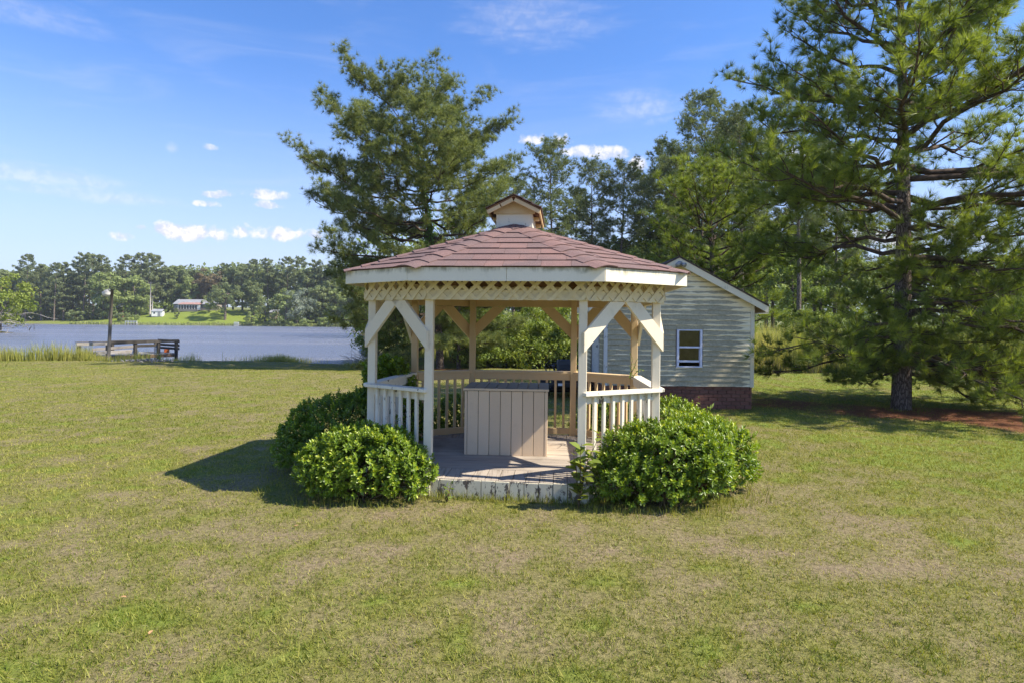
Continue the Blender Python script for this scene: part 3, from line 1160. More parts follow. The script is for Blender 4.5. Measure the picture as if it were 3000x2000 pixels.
for si, (A, B, T, ex, ey, nn) in enumerate(faces):
    to2 = lambda p: ((p - A).dot(ex), (p - A).dot(ey))
    L = (B - A).length
    ov = 0.028
    tp = [to2(t) for t in T]
    # extend the eave a little past the fascia
    sl = tp[0][1]
    kx0 = tp[0][0] / sl
    kx1 = (L - tp[-1][0]) / sl
    poly = [(-ov * kx0, -ov), (L + ov * kx1, -ov)] + ([tp[0]] if len(tp) == 1 else [tp[1], tp[0]])
    row = 0
    y = -ov
    while y < sl - 0.03:
        y1 = min(y + EXPO + 0.03, sl)
        x = min(q_[0] for q_ in poly) - 0.5 + (row % 2) * TW * 0.5 + random.uniform(-.05, .05) + (0.137 * si) % TW
        while x < max(q_[0] for q_ in poly) + 0.05:
            w = TW * random.choice((1.0, 1.0, 0.62, 1.28))
            q = clip_poly([(x + 0.0015, y), (x + w - 0.0015, y), (x + w - 0.0015, y1), (x + 0.0015, y1)], poly)
            x += w
            if not q or area2(q) < 0.0006:
                continue
            lift = random.uniform(0.010, 0.016)
            top3 = [A + ex * u_ + ey * v_ + nn * (0.004 + lift * (1 - (v_ - y) / (EXPO + 0.03)) + 0.0012 * (row % 2)) for u_, v_ in q]
            bot3 = [A + ex * u_ + ey * v_ + nn * (0.001 + max(0.0, (0.003 if v_ < y + 0.01 else 0) + lift * (1 - (v_ - y) / (EXPO + 0.03)) - 0.007)) for u_, v_ in q]
            m = len(q)
            mb = MB().add(bot3 + top3, [tuple(range(m))[::-1], tuple(range(m, 2 * m))] + [(k, (k + 1) % m, m + (k + 1) % m, m + k) for k in range(m)])
            if si in (3, 4, 5):
                back_mb.add(mb.v, mb.f)
                continue
            wbuild(mb, 'shingle', M['shingle'], roof)
            nshing += 1
        row += 1
        y += EXPO
# hip caps
for k in range(8):
    fa, fb = faces[k - 1], faces[k]                   # the corner names8[k] lies between side k-1 and side k
    c0 = EV[names8[k]].copy()
    c0.z = FT + 0.006
    c1 = R0 if names8[k] in ('FR', 'FL', 'LF', 'RF') else R1
    hd = (c1 - c0)
    L = hd.length
    hd.normalize()
    c0 = c0 - hd * 0.03
    wings = []
    for f in (fa, fb):
        w = f[5].cross(hd)
        w.normalize()
        ctr = (f[0] + f[1] + f[2][0]) / 3
        if w.dot(ctr - c0) < 0:
            w = -w
        wings.append((w, f[5]))
    up_ = (wings[0][1] + wings[1][1]).normalized()
    s = 0.0
    while s < L - 0.03:
        s1 = min(s + 0.245, L + 0.03)
        lo, hi = 0.023 + random.uniform(0, .005), 0.013
        ww = 0.142
        vs = []
        for (t, z) in ((s, lo), (s1, hi)):
            for th in (0.0, -0.009):
                vs += [c0 + hd * t + wings[0][0] * ww + wings[0][1] * (z + th - 0.004), c0 + hd * t + wings[0][0] * ww * .4 + wings[0][1] * (z + th + 0.002),
                       c0 + hd * t + up_ * (z + th),
                       c0 + hd * t + wings[1][0] * ww * .4 + wings[1][1] * (z + th + 0.002), c0 + hd * t + wings[1][0] * ww + wings[1][1] * (z + th - 0.004)]
        fs = []
        for q in range(4):
            fs += [(q, q + 1, 10 + q + 1, 10 + q), (5 + q, 15 + q, 15 + q + 1, 5 + q + 1), (q, 5 + q, 5 + q + 1, q + 1), (10 + q, 11 + q, 16 + q, 15 + q)]
        fs += [(0, 10, 15, 5), (4, 9, 19, 14)]
        if names8[k] in ('LB', 'BL', 'BR', 'RB'):
            back_mb.add(vs, fs)
        else:
            wbuild(MB().add(vs, fs), 'shingle', M['shingle'], roof)
            nshing += 1
        s += 0.205
tag(wbuild(back_mb, 'back_shingles', M['shingle'], roof), None, None, None, 'stuff')
# fascia boards, the front one in two lengths
for si, (i, j) in enumerate(sides):
    A, B = EV[i].copy(), EV[j].copy()
    d = (B - A).normalized()
    cuts = [(A, B)] if si else [(A, A.lerp(B, 0.49)), (A.lerp(B, 0.4915), B)]
    for (a, b) in cuts:
        za = Vector((0, 0, (EZ + FT) / 2 + random.uniform(-.003, .003)))
        board('fascia_board', a + za, b + za, 0.020, FT - EZ, M['fascia'], gz, ch=0.002)
# rafters
for k in names8:
    c1 = R0 if k in ('FR', 'FL', 'LF', 'RF') else R1
    a = EV[k].copy()
    a.z = FT - 0.075
    b = c1 - Vector((0, 0, 0.09))
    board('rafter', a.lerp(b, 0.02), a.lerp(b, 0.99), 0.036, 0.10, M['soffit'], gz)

# cupola: a small gabled box on the ridge
cu = thing('cupola', None, None)
C.objects.unlink(cu)
bpy.data.objects.remove(cu)
cmat = M['cupola']
cb = MB()
f0, f1 = -0.42, 0.60
zb, zt = 2.96, 3.225
cb.prism([to_w(-0.222, f0, zb), to_w(0.222, f0, zb), to_w(0.222, f0, zt), to_w(-0.222, f0, zt)], to_w(0, f1, 0) - to_w(0, f0, 0))
cup = wbuild(cb, 'cupola', cmat, gz)
gp = [(-0.253, zt - 0.018), (0.253, zt - 0.018), (0.253, zt + 0.03), (0.0, zt + 0.130), (-0.253, zt + 0.03)]
for ff, dv in ((f0 - 0.022, 0.020), (f1 + 0.002, 0.020)):
    wbuild(MB().prism([to_w(u_, ff, z_) for u_, z_ in gp], to_w(0, dv, 0) - to_w(0, 0, 0)), 'gable_board', M['cupola_gable'], cup)
sl_u, pk, ev_ = 0.325, zt + 0.185, zt + 0.025
g0, g1 = f0 - 0.14, f1 + 0.16
for sg in (-1, 1):
    p4 = [to_w(0.0, g0, pk), to_w(sg * sl_u, g0, ev_), to_w(sg * sl_u, g1, ev_), to_w(0.0, g1, pk)]
    wbuild(MB().prism(p4, Vector((0, 0, -0.018))), 'roof_board', M['soffit'], cup)
    # ragged shingles along the slope
    nrow = 3
    for r_ in range(nrow):
        for c_ in range(5):
            ta, tb = r_ / nrow, (r_ + 1.12) / nrow
            ga = g0 - 0.02 + (g1 - g0 + 0.04) * c_ / 5
            gb = g0 - 0.02 + (g1 - g0 + 0.04) * (c_ + 0.985) / 5
            lift = Vector((0, 0, 0.006 + random.uniform(0, 0.012)))
            tb = min(tb, 1.06)
            P = lambda t, g: to_w(sg * sl_u * t, g, pk + (ev_ - pk) * t)
            wbuild(MB().prism([P(ta, ga) + Vector((0, 0, 0.002 + .002 * (nrow - r_))), P(tb, ga) + lift, P(tb, gb) + lift, P(ta, gb) + Vector((0, 0, 0.002 + .002 * (nrow - r_)))],
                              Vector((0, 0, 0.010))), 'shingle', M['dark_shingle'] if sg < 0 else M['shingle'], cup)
    # rake trim in two lengths with a gap, and the sloped edge boards
    for (t0, t1) in ((0.03, 0.47), (0.50, 0.98)) if sg < 0 else ((0.03, 0.98),):
        a = to_w(sg * sl_u * t0, g0 + 0.012, pk + (ev_ - pk) * t0 - 0.045)
        b = to_w(sg * sl_u * t1, g0 + 0.012, pk + (ev_ - pk) * t1 - 0.045)
        board('rake_trim', a, b, 0.020, 0.048, M['cupola_gable'], cup)
    a, b = to_w(sg * (sl_u - 0.012), g0 + 0.03, ev_ - 0.03), to_w(sg * (sl_u - 0.012), g1 - 0.03, ev_ - 0.03)
    board('eave_trim', a, b, 0.018, 0.036, M['tan'], cup)
    for g_ in (g0 + 0.45, g0 + 1.0):
        board('lookout', to_w(sg * 0.225, g_, zt - 0.03), to_w(sg * (sl_u - 0.03), g_, zt - 0.03), 0.036, 0.05, M['tan'], cup)

# ------------------------------------------------------------------ storage box on the gazebo floor
BX = thing('storage_box', 'tan plank storage box with slatted lid standing on the gazebo floor', 'box', (-0.045, 8.2, DECK), -0.055)
bwid, bdep, bh = 1.06, 0.80, 0.815
MB().box((0, 0, bh / 2), (bwid - 0.05, bdep - 0.05, bh - 0.03)).build('inner_frame', M['dark_inside'], BX)
pw = (bwid - 0.075) / 7
for k in range(7):
    for sg in (-1, 1):
        MB().box((-bwid / 2 + 0.0375 + pw * (k + .5), sg * (bdep / 2 - 0.010 + random.uniform(0, .002)), bh / 2), (pw - 0.006, 0.019, bh), None, 0.003).build('plank', M['box_paint'], BX)
for k in range(5):
    for sg in (-1, 1):
        MB().box((sg * (bwid / 2 - 0.010), (k - 2) * (bdep - 0.04) / 5, bh / 2), (0.019, (bdep - 0.04) / 5 - 0.004, bh - 0.004), None, 0.003).build('plank', M['box_paint'], BX)
for sx in (-1, 1):
    for sy in (-1, 1):
        MB().box((sx * (bwid / 2 - 0.019), sy * (bdep / 2 - 0.0085), bh / 2 - .002), (0.034, 0.021, bh - .002), None, 0.003).build('corner_board', M['box_paint'], BX)
lw = (bwid + 0.03) / 8
for k in range(8):
    MB().box((-bwid / 2 - 0.015 + lw * (k + .5), random.uniform(-.006, .006), bh + 0.021 + random.uniform(-.003, .003)),
             (lw - 0.007, bdep + 0.035, 0.030), Matrix.Rotation(random.uniform(-.006, .006), 3, 'Z'), 0.003).build('lid_plank', M['lid_paint'], BX)
MB().box((0, -bdep / 2 - 0.021, bh + 0.020), (bwid + 0.028, 0.006, 0.026)).build('lid_edge', M['box_paint'], BX)

# ------------------------------------------------------------------ shed
SY0, SY1 = 13.8, 17.4
SX0, SX1, SXP = 2.065, 5.436, 3.70
sh_ = thing('shed', 'cream lap-sided garden shed with mildewed front and brick footing', 'shed', (SXP, SY0, 0))
BZ, PKZ, SLOPE = 0.507, 3.30, 0.535
wz = lambda x: PKZ - SLOPE * abs(x - SXP)
WX0, WX1, WZ0, WZ1 = 3.70, 4.27, 0.945, 1.765
# carcass: four thin walls with the window opening left free
cw = MB()
cw.prism([(SX0 + .02, SY0 + .02, BZ), (SX0 + .02, SY1, BZ), (SX0 + .02, SY1, wz(SX0)), (SX0 + .02, SY0 + .02, wz(SX0))], (0.08, 0, 0))
cw.prism([(SX1 - .02, SY0 + .02, BZ), (SX1 - .02, SY1, BZ), (SX1 - .02, SY1, wz(SX1)), (SX1 - .02, SY0 + .02, wz(SX1))], (-0.08, 0, 0))
for (x0, x1, z0, z1) in ((SX0 + .1, WX0, BZ, 2.2), (WX1, SX1 - .1, BZ, 2.2), (WX0, WX1, BZ, WZ0), (WX0, WX1, WZ1, 2.2)):
    cw.box(((x0 + x1) / 2, SY0 + 0.06, (z0 + z1) / 2), (x1 - x0, 0.08, z1 - z0))
cw.prism([(SX0 + .1, SY0 + .02, 2.2), (SX1 - .1, SY0 + .02, 2.2), (SX1 - .1, SY0 + .02, wz(SX1)), (SXP, SY0 + .02, PKZ), (SX0 + .1, SY0 + .02, wz(SX0))], (0, 0.08, 0))
# back wall with a window opening opposite
bx0, bx1, bz0, bz1 = 4.02, 4.50, 1.42, 1.66
for (x0, x1, z0, z1) in ((SX0 + .1, bx0, BZ, 2.2), (bx1, SX1 - .1, BZ, 2.2), (bx0, bx1, BZ, bz0), (bx0, bx1, bz1, 2.2)):
    cw.box(((x0 + x1) / 2, SY1 - 0.04, (z0 + z1) / 2), (x1 - x0, 0.08, z1 - z0))
cw.prism([(SX0 + .1, SY1 - .08, 2.2), (SX1 - .1, SY1 - .08, 2.2), (SX1 - .1, SY1 - .08, wz(SX1)), (SXP, SY1 - .08, PKZ), (SX0 + .1, SY1 - .08, wz(SX0))], (0, 0.08, 0))
cw.box(((SX0 + SX1) / 2, (SY0 + SY1) / 2, BZ - 0.04), (SX1 - SX0 - .2, SY1 - SY0 - .2, 0.06))
wbuild(cw, 'wall_frame', M['plywood'], sh_)
# footing: mortar core with bricks let into it
fm = MB().box(((SX0 + SX1) / 2, (SY0 + SY1) / 2 + .01, BZ / 2 - 0.05), (SX1 - SX0 - 0.075, SY1 - SY0 - 0.06, BZ + 0.085))
foot = wbuild(fm, 'footing', M['mortar'], sh_)
bl, bhh, crs = 0.194, 0.072, 0.0835
bme = MB().box((0, 0, 0), (bl, 0.05, bhh), None, 0.004)
brick_me = bpy.data.meshes.new('brick')
brick_me.from_pydata(bme.v, [], bme.f)
brick_me.materials.append(M['brick'])


def brick_at(x, y, z, rz, sx=1.0):
    o = bpy.data.objects.new('brick', brick_me)
    o.location = (x, y, z)
    o.rotation_euler = (random.uniform(-.01, .01), 0, rz)
    o.scale = (sx, 1, 1)
    link(o, foot)
    wfix(o)


for r_ in range(6):
    z = BZ - 0.002 - crs * (r_ + 0.5)
    x = SX0 + 0.028
    first = True
    while x < SX1 - 0.03:
        w = bl if not (first and r_ % 2) else bl * 0.48
        first = False
        w = min(w, SX1 - 0.028 - x)
        if w > 0.04:
            brick_at(x + w / 2, SY0 + 0.036 + random.uniform(-.002, .002), z, 0, w / bl)
        x += w + 0.010
    y = SY0 + 0.075
    while y < SY1 - 0.1:
        brick_at(SX0 + 0.036 + random.uniform(-.002, .002), y + bl / 2 + (0.1 if r_ % 2 else 0), z, math.pi / 2)
        y += bl + 0.010
# lap siding
LAP = 0.1136


def siding(x0, x1, z, zt=None):
    """one board: bottom edge proud, clipped under the gable"""
    h = LAP + 0.012
    q = clip_poly([(x0, z), (x1, z), (x1, z + h), (x0, z + h)], [(SX0, BZ), (SX1, BZ), (SX1, wz(SX1) - .002), (SXP, PKZ - .002), (SX0, wz(SX0) - .002)])
    if not q or area2(q) < 0.003:
        return
    f_ = lambda zz: 0.024 * (1 - (zz - z) / h) + 0.002
    m = len(q)
    fr = [Vector((x, SY0 - f_(zz), zz)) for x, zz in q]
    bk = [Vector((x, SY0 + 0.018, zz)) for x, zz in q]
    wbuild(MB().add(fr + bk, [tuple(range(m)), tuple(range(2 * m - 1, m - 1, -1))] + [((k + 1) % m, k, m + k, m + (k + 1) % m) for k in range(m)]), 'siding_board', M['siding'], sh_)


z = BZ
while z < PKZ - 0.05:
    if z + LAP > WZ0 - 0.02 and z < WZ1 + 0.0:
        siding(SX0 + 0.085, WX0 - 0.022, z)
        siding(WX1 + 0.022, SX1 - 0.085, z)
    else:
        siding(SX0 + 0.085 if z < 2.2 else SX0, SX1 - 0.085 if z < 2.2 else SX1, z)
    z += LAP
zr_ = BZ + LAP * math.floor((WZ1 - BZ) / LAP)
wbuild(MB().box(((WX0 + WX1) / 2, SY0 - 0.002, (WZ1 + zr_ + LAP) / 2), (WX1 - WX0 + 0.040, 0.026, zr_ + LAP - WZ1 - 0.002)), 'siding_board', M['siding'], sh_)
zr_ = BZ + LAP * math.floor((WZ0 - 0.02 - BZ) / LAP)
wbuild(MB().box(((WX0 + WX1) / 2, SY0 - 0.002, (WZ0 - 0.022 + zr_) / 2), (WX1 - WX0 + 0.040, 0.026, WZ0 - 0.022 - zr_)), 'siding_board', M['siding'], sh_)
board('corner_trim', (SX1 - 0.04, SY0 - 0.012, BZ - 0.012), (SX1 - 0.04, SY0 - 0.012, wz(SX1) - 0.03), 0.086, 0.030, M['trim'], sh_, up=(0, 1, 0))
board('corner_trim', (SX0 + 0.04, SY0 - 0.012, BZ - 0.012), (SX0 + 0.04, SY0 - 0.012, wz(SX0) - 0.03), 0.086, 0.030, M['door_trim'], sh_, up=(0, 1, 0))
# left side: siding boards, door with casing
z = BZ
while z < 2.1:
    wbuild(MB().box((SX0 - 0.004, SY0 + 0.30, z + LAP / 2), (0.018, 0.52, LAP - 0.006)), 'siding_board', M['siding'], sh_)
    wbuild(MB().box((SX0 - 0.004, SY1 - 0.72, z + LAP / 2), (0.018, 1.40, LAP - 0.006)), 'siding_board', M['siding'], sh_)
    z += LAP
for y_ in (SY0 + 0.62, SY0 + 1.72):
    board('door_casing', (SX0 - 0.02, y_, BZ - 0.01), (SX0 - 0.02, y_, 2.15), 0.09, 0.03, M['door_trim'], sh_, up=(1, 0, 0))
dr = wbuild(MB().box((SX0 - 0.005, SY0 + 1.17, (BZ + 2.12) / 2), (0.03, 0.98, 2.1 - BZ), None, 0.004), 'door', M['door_trim'], sh_)
wbuild(MB().lathe([(0.028, 0), (0.03, 0.02), (0.018, 0.045), (0, 0.05)], 12, (SX0 - 0.02, SY0 + 0.80, 1.35), Matrix.Rotation(-math.pi / 2, 3, 'Y')), 'door_knob', M['steel'], dr, True)
# roof slabs and rake boards
ry0, ry1 = SY0 - 0.20, SY1 + 0.15
for sg in (-1, 1):
    ex = SXP + sg * 1.985
    q = [(SXP, ry0, PKZ + 0.095), (ex, ry0, PKZ + 0.095 - SLOPE * 1.985), (ex, ry1, PKZ + 0.095 - SLOPE * 1.985), (SXP, ry1, PKZ + 0.095)]
    wbuild(MB().prism(q, (0, 0, -0.035)), 'roof_slab', M['dark_shingle'], sh_)
    zt_ = lambda x: PKZ + 0.056 - SLOPE * abs(x - SXP)
    a, b = SXP + sg * 0.001, ex
    wbuild(MB().prism([(a, ry0 + 0.018, zt_(a)), (b, ry0 + 0.018, zt_(b)), (b, ry0 + 0.018, zt_(b) - 0.145), (a, ry0 + 0.018, zt_(a) - 0.165)], (0, 0.028, 0)), 'rake_board', M['trim'], sh_)
    wbuild(MB().prism([(a, ry0 + 0.047, zt_(a) - .002), (b, ry0 + 0.047, zt_(b) - .002), (b, SY0 + 0.02, zt_(b) - .002), (a, SY0 + 0.02, zt_(a) - .002)], (0, 0, -0.018)), 'soffit', M['trim'], sh_)
    wbuild(MB().box((ex - sg * 0.011, (ry0 + ry1) / 2 + .05, zt_(ex) - 0.072), (0.021, ry1 - ry0 - .12, 0.14)), 'eave_fascia', M['trim'], sh_)
    wbuild(MB().box((ex - sg * 0.12, SY0 - 0.085, zt_(ex) - 0.155), (0.235, 0.19, 0.016)), 'return_soffit', M['trim'], sh_)
# twin floodlight under the peak
fl = wbuild(MB().lathe([(0.055, 0), (0.055, 0.03), (0.0, 0.034)], 14, (SXP + 0.0, ry0 + 0.016, PKZ - 0.075), Matrix.Rotation(math.pi / 2, 3, 'X')), 'floodlight', M['grey_metal'], sh_, True)
for sg in (-1, 1):
    Mh = Matrix.Rotation(sg * -0.9, 3, 'Y') @ Matrix.Rotation(math.pi / 2 + 0.5, 3, 'X')
    wbuild(MB().lathe([(0.016, 0), (0.02, 0.03), (0.045, 0.06), (0.052, 0.12), (0.0, 0.125)], 14, (SXP + sg * 0.035, ry0 - 0.01, PKZ - 0.085), Mh), 'lamp_head', M['grey_metal'], fl, True)
# window
win = wbuild(MB().box(((WX0 + WX1) / 2, SY0 + 0.01, WZ0 - 0.006), (WX1 - WX0 + 0.02, 0.09, 0.03), None, 0.003), 'window', M['vinyl'], sh_)
cxw = (WX0 + WX1) / 2
yv = SY0 - 0.008
for (nm, c, s) in (('frame', (WX0 + 0.024, yv, (WZ0 + WZ1) / 2), (0.048, 0.07, WZ1 - WZ0)), ('frame', (WX1 - 0.024, yv, (WZ0 + WZ1) / 2), (0.048, 0.07, WZ1 - WZ0)),
                   ('frame', (cxw, yv, WZ1 - 0.012), (WX1 - WX0 - 0.098, 0.07, 0.024)),
                   ('meeting_rail', (cxw, yv + 0.004, 1.375), (WX1 - WX0 - 0.098, 0.05, 0.038)),
                   ('sash', (cxw, yv + 0.022, 1.062), (WX1 - WX0 - 0.100, 0.035, 0.045)),
                   ('sash', (WX0 + 0.056, yv + 0.022, 1.22), (0.014, 0.03, 0.27)), ('sash', (WX1 - 0.056, yv + 0.022, 1.22), (0.014, 0.03, 0.27))):
    wbuild(MB().box(c, s, None, 0.003), nm, M['vinyl'], win)
wbuild(MB().box((cxw, yv + 0.014, 1.57), (WX1 - WX0 - 0.098, 0.004, 0.34)), 'pane', M['glass'], win)
wbuild(MB().box((cxw, yv + 0.024, 1.22), (WX1 - WX0 - 0.128, 0.004, 0.27)), 'pane', M['glass'], win)
# inside, against the back wall: a small casement seen through the upper pane
bwin = wbuild(MB().box(((bx0 + bx1) / 2, SY1 - 0.09, bz0 - 0.02), (bx1 - bx0 + 0.08, 0.03, 0.04)), 'window', M['white'], sh_)
for (c, s) in (((bx0 - 0.02, SY1 - 0.09, (bz0 + bz1) / 2), (0.04, 0.03, bz1 - bz0)), ((bx1 + 0.02, SY1 - 0.09, (bz0 + bz1) / 2), (0.04, 0.03, bz1 - bz0)),
               (((bx0 + bx1) / 2, SY1 - 0.09, bz1 + 0.02), (bx1 - bx0 + 0.08, 0.03, 0.04))):
    wbuild(MB().box(c, s), 'frame', M['white'], bwin)
wbuild(MB().box(((bx0 + bx1) / 2, SY1 - 0.05, (bz0 + bz1) / 2), (bx1 - bx0, 0.004, bz1 - bz0)), 'pane', M['glass'], bwin)
# ------------------------------------------------------------------ vegetation generators
def unit(a):
    return a / (np.linalg.norm(a, axis=-1, keepdims=True) + 1e-9)


def needles_mesh(name, pos, axis, size, K, width, mat, rng, tint, spread=(0.25, 1.25), stem=0.45):
    """K thin needles to each tuft"""
    N = len(pos)
    axis = unit(axis)
    ref = np.where(np.abs(axis[:, 2:3]) < 0.9, np.array([[0, 0, 1.0]]), np.array([[1.0, 0, 0]]))
    a1 = unit(np.cross(axis, ref))
    a2 = np.cross(axis, a1)
    ph = rng.random((N, K)) * 2 * np.pi
    th = spread[0] + (spread[1] - spread[0]) * rng.random((N, K)) ** 0.8
    along = rng.random((N, K)) * stem
    L = size[:, None] * (0.75 + 0.4 * rng.random((N, K)))
    base = pos[:, None] - axis[:, None] * ((1 - along) * size[:, None] * 0.5)[..., None]
    rad = np.cos(ph)[..., None] * a1[:, None] + np.sin(ph)[..., None] * a2[:, None]
    d = np.cos(th)[..., None] * axis[:, None] + np.sin(th)[..., None] * rad
    d[..., 2] -= 0.10 * rng.random((N, K))
    d = unit(d)
    tip = base + d * L[..., None]
    sd = unit(np.cross(d, rng.normal(size=(N, K, 3)))) * (width / 2)
    V = np.stack([base - sd, base + sd, tip], 2).reshape(-1, 3)
    T = np.arange(N * K * 3).reshape(-1, 3)
    ti = np.repeat(np.clip(tint[:, None] + rng.normal(0, 0.14, (N, K)), 0, 1).ravel(), 3)
    return mesh_np(name, V, tri=T, mats=mat, attrs={'tint': ti})


def pine_tree(seed, H, r0, profile, n_limb, lean=(0, 0), base_h=None, sub_gap=0.45, twig_gap=0.40, e_low=-8, e_high=48, low_droop=0.0,
              tuft_gap=0.2, sub_len=0.42, trunk_bend=0.0, flare=1.0, top_bias=1.0, clump=0.0, limb_r=0.10, seg=5, puff=None, front_cut=0.0):
    """profile(h, az) -> crown radius. Returns trunk Wood, limb Wood, tuft positions and axes"""
    rng = np.random.default_rng(seed)
    hs = np.linspace(0, 1, 15)
    tx = lean[0] * hs ** 1.2 * H + trunk_bend * np.sin(hs * 3.0 + seed) * hs
    ty = lean[1] * hs ** 1.2 * H + trunk_bend * np.cos(hs * 2.3 + seed) * hs
    P = np.stack([tx, ty, hs * H], -1)
    R = r0 * np.maximum(1 - hs, 0.02) ** 0.85
    P = np.insert(P, 1, [P[0] * 0.975 + P[1] * 0.025], 0)
    R = np.insert(R, 1, r0 * 1.02)
    R[0] = r0 * (1.25 + 0.15 * flare)
    P[0, 2] -= 0.15
    trunk, limbs = Wood(), Wood()
    trunk.add(P, R, 10)
    pos, ax, lev = [], [], []
    base_h = base_h if base_h is not None else H * 0.3
    az = rng.random() * 6
    for k in range(n_limb):
        q = ((k + rng.random()) / n_limb) ** top_bias
        h = base_h + (H * 0.985 - base_h) * q
        az += 2.4 + rng.normal(0, 0.35)
        L = profile(h, az % (2 * np.pi)) * rng.uniform(0.72, 1.06)
        if front_cut and h < front_cut and math.sin(az) < -0.3:
            L *= 0.30 if h < front_cut * .8 else 0.5
        if L < 0.15:
            continue
        i = h / H * 14
        p0 = np.array([np.interp(h, P[:, 2], P[:, 0]), np.interp(h, P[:, 2], P[:, 1]), h])
        rr = np.interp(h, P[:, 2], R)
        e = math.radians(e_low + (e_high - e_low) * (q ** 1.2) + rng.normal(0, 7))
        dirh = np.array([math.cos(az), math.sin(az), 0])
        n = 8
        t = np.linspace(0, 1, n)
        bend = rng.normal(0, 0.10)
        side = np.array([-dirh[1], dirh[0], 0])
        horiz = t * L * math.cos(e)
        droop = low_droop * (1 - q) ** 2
        zc = t * L * math.sin(e) - droop * (t ** 1.6) * L + 0.16 * L * t ** 3
        pts = p0 + horiz[:, None] * dirh + (bend * L * t ** 2)[:, None] * side + zc[:, None] * np.array([0, 0, 1.0])
        pts[1:-1] += rng.normal(0, 0.022 * L, (n - 2, 3))
        pts[:, 2] = np.maximum(pts[:, 2], 0.22 + 0.1 * rng.random())
        r1 = min(rr * 0.62, limb_r * (L / 5.0) ** 0.8 + 0.012)
        limbs.add(pts, r1 * (1 - t * 0.82) + 0.003, 6)
        ns = max(3, int(L / sub_gap))
        for s in range(ns + 1):
            tt = 0.22 + 0.78 * (s + rng.random() * 0.6) / (ns + 0.6)
            tt = min(tt, 1.0)
            f = tt * (n - 1)
            i0 = min(int(f), n - 2)
            b = pts[i0] + (pts[i0 + 1] - pts[i0]) * (f - i0)
            dl = unit(pts[i0 + 1] - pts[i0])
            sg = 1 if s % 2 else -1
            ang = sg * math.radians(rng.uniform(28, 62)) if s < ns else rng.normal(0, .2)
            c, sn = math.cos(ang), math.sin(ang)
            d2 = np.array([dl[0] * c - dl[1] * sn, dl[0] * sn + dl[1] * c, dl[2] + rng.normal(0.10, 0.18)])
            d2 = unit(d2)
            Ls = L * sub_len * (1.08 - 0.72 * tt) * rng.uniform(0.6, 1.15) + 0.14
            m = 5
            u = np.linspace(0, 1, m)
            sp = b + (u * Ls)[:, None] * d2 + (0.22 * Ls * u ** 2)[:, None] * np.array([0, 0, 1.0])
            sp[1:] += rng.normal(0, 0.03 * Ls, (m - 1, 3))
            sp[:, 2] = np.maximum(sp[:, 2], 0.12)
            rs = max(0.004, r1 * 0.35 * (1 - 0.5 * tt))
            limbs.add(sp, rs * (1 - u * 0.75) + 0.002, seg - 1)
            # twigs
            nt = max(1, int(Ls / twig_gap))
            tw = [(sp[-1], sp[-1] - sp[-2], 1.0)]
            for w in range(nt):
                ft = (0.25 + 0.75 * (w + rng.random()) / nt) * (m - 1)
                j0 = min(int(ft), m - 2)
                bb = sp[j0] + (sp[j0 + 1] - sp[j0]) * (ft - j0)
                dd = unit(sp[j0 + 1] - sp[j0] + rng.normal(0, 0.55, 3) * Ls * 0.25 + np.array([0, 0, 0.10 * Ls]))
                dd = unit(dd + rng.normal(0, 0.45, 3))
                Lt = rng.uniform(0.14, 0.42) * min(1, 0.5 + Ls * .5)
                e2 = bb + dd * Lt + np.array([0, 0, 0.06])
                limbs.add(np.array([bb, (bb + e2) / 2 + rng.normal(0, .02, 3), e2]), np.array([0.006, 0.0045, 0.003]), 3)
                tw.append((e2, e2 - bb, 1.0))
            for (e2, dd, g) in tw:
                pos.append(e2)
                ax.append(unit(unit(dd) + np.array([0, 0, 0.35])))
                lev.append(q)
            if puff:
                for cpt in ((sp[-1], 1.0), (sp[2], 0.75)):
                    for w in range(int(puff[0] * cpt[1])):
                        off = rng.normal(0, 1, 3) * np.array([1, 1, .62]) * puff[1]
                        pos.append(cpt[0] + off)
                        ax.append(unit(unit(off) + np.array([0, 0, .7])))
                        lev.append(q)
            # needles along the outer half of the branchlet
            na = int(Ls * 0.55 / tuft_gap)
            for w in range(na):
                ft = (0.45 + 0.55 * (w + .5) / max(na, 1)) * (m - 1)
                j0 = min(int(ft), m - 2)
                pos.append(sp[j0] + (sp[j0 + 1] - sp[j0]) * (ft - j0) + rng.normal(0, 0.04, 3))
                ax.append(unit(unit(sp[j0 + 1] - sp[j0]) + rng.normal(0, 0.35, 3) + np.array([0, 0, .25])))
                lev.append(q)
    return trunk, limbs, np.array(pos), np.array(ax), np.array(lev), (P, R)


def prof(tab, asym=None):
    hh, rr = zip(*tab)

    def f(h, az):
        r = float(np.interp(h, hh, rr))
        if asym:
            r *= asym(az)
        return r
    return f


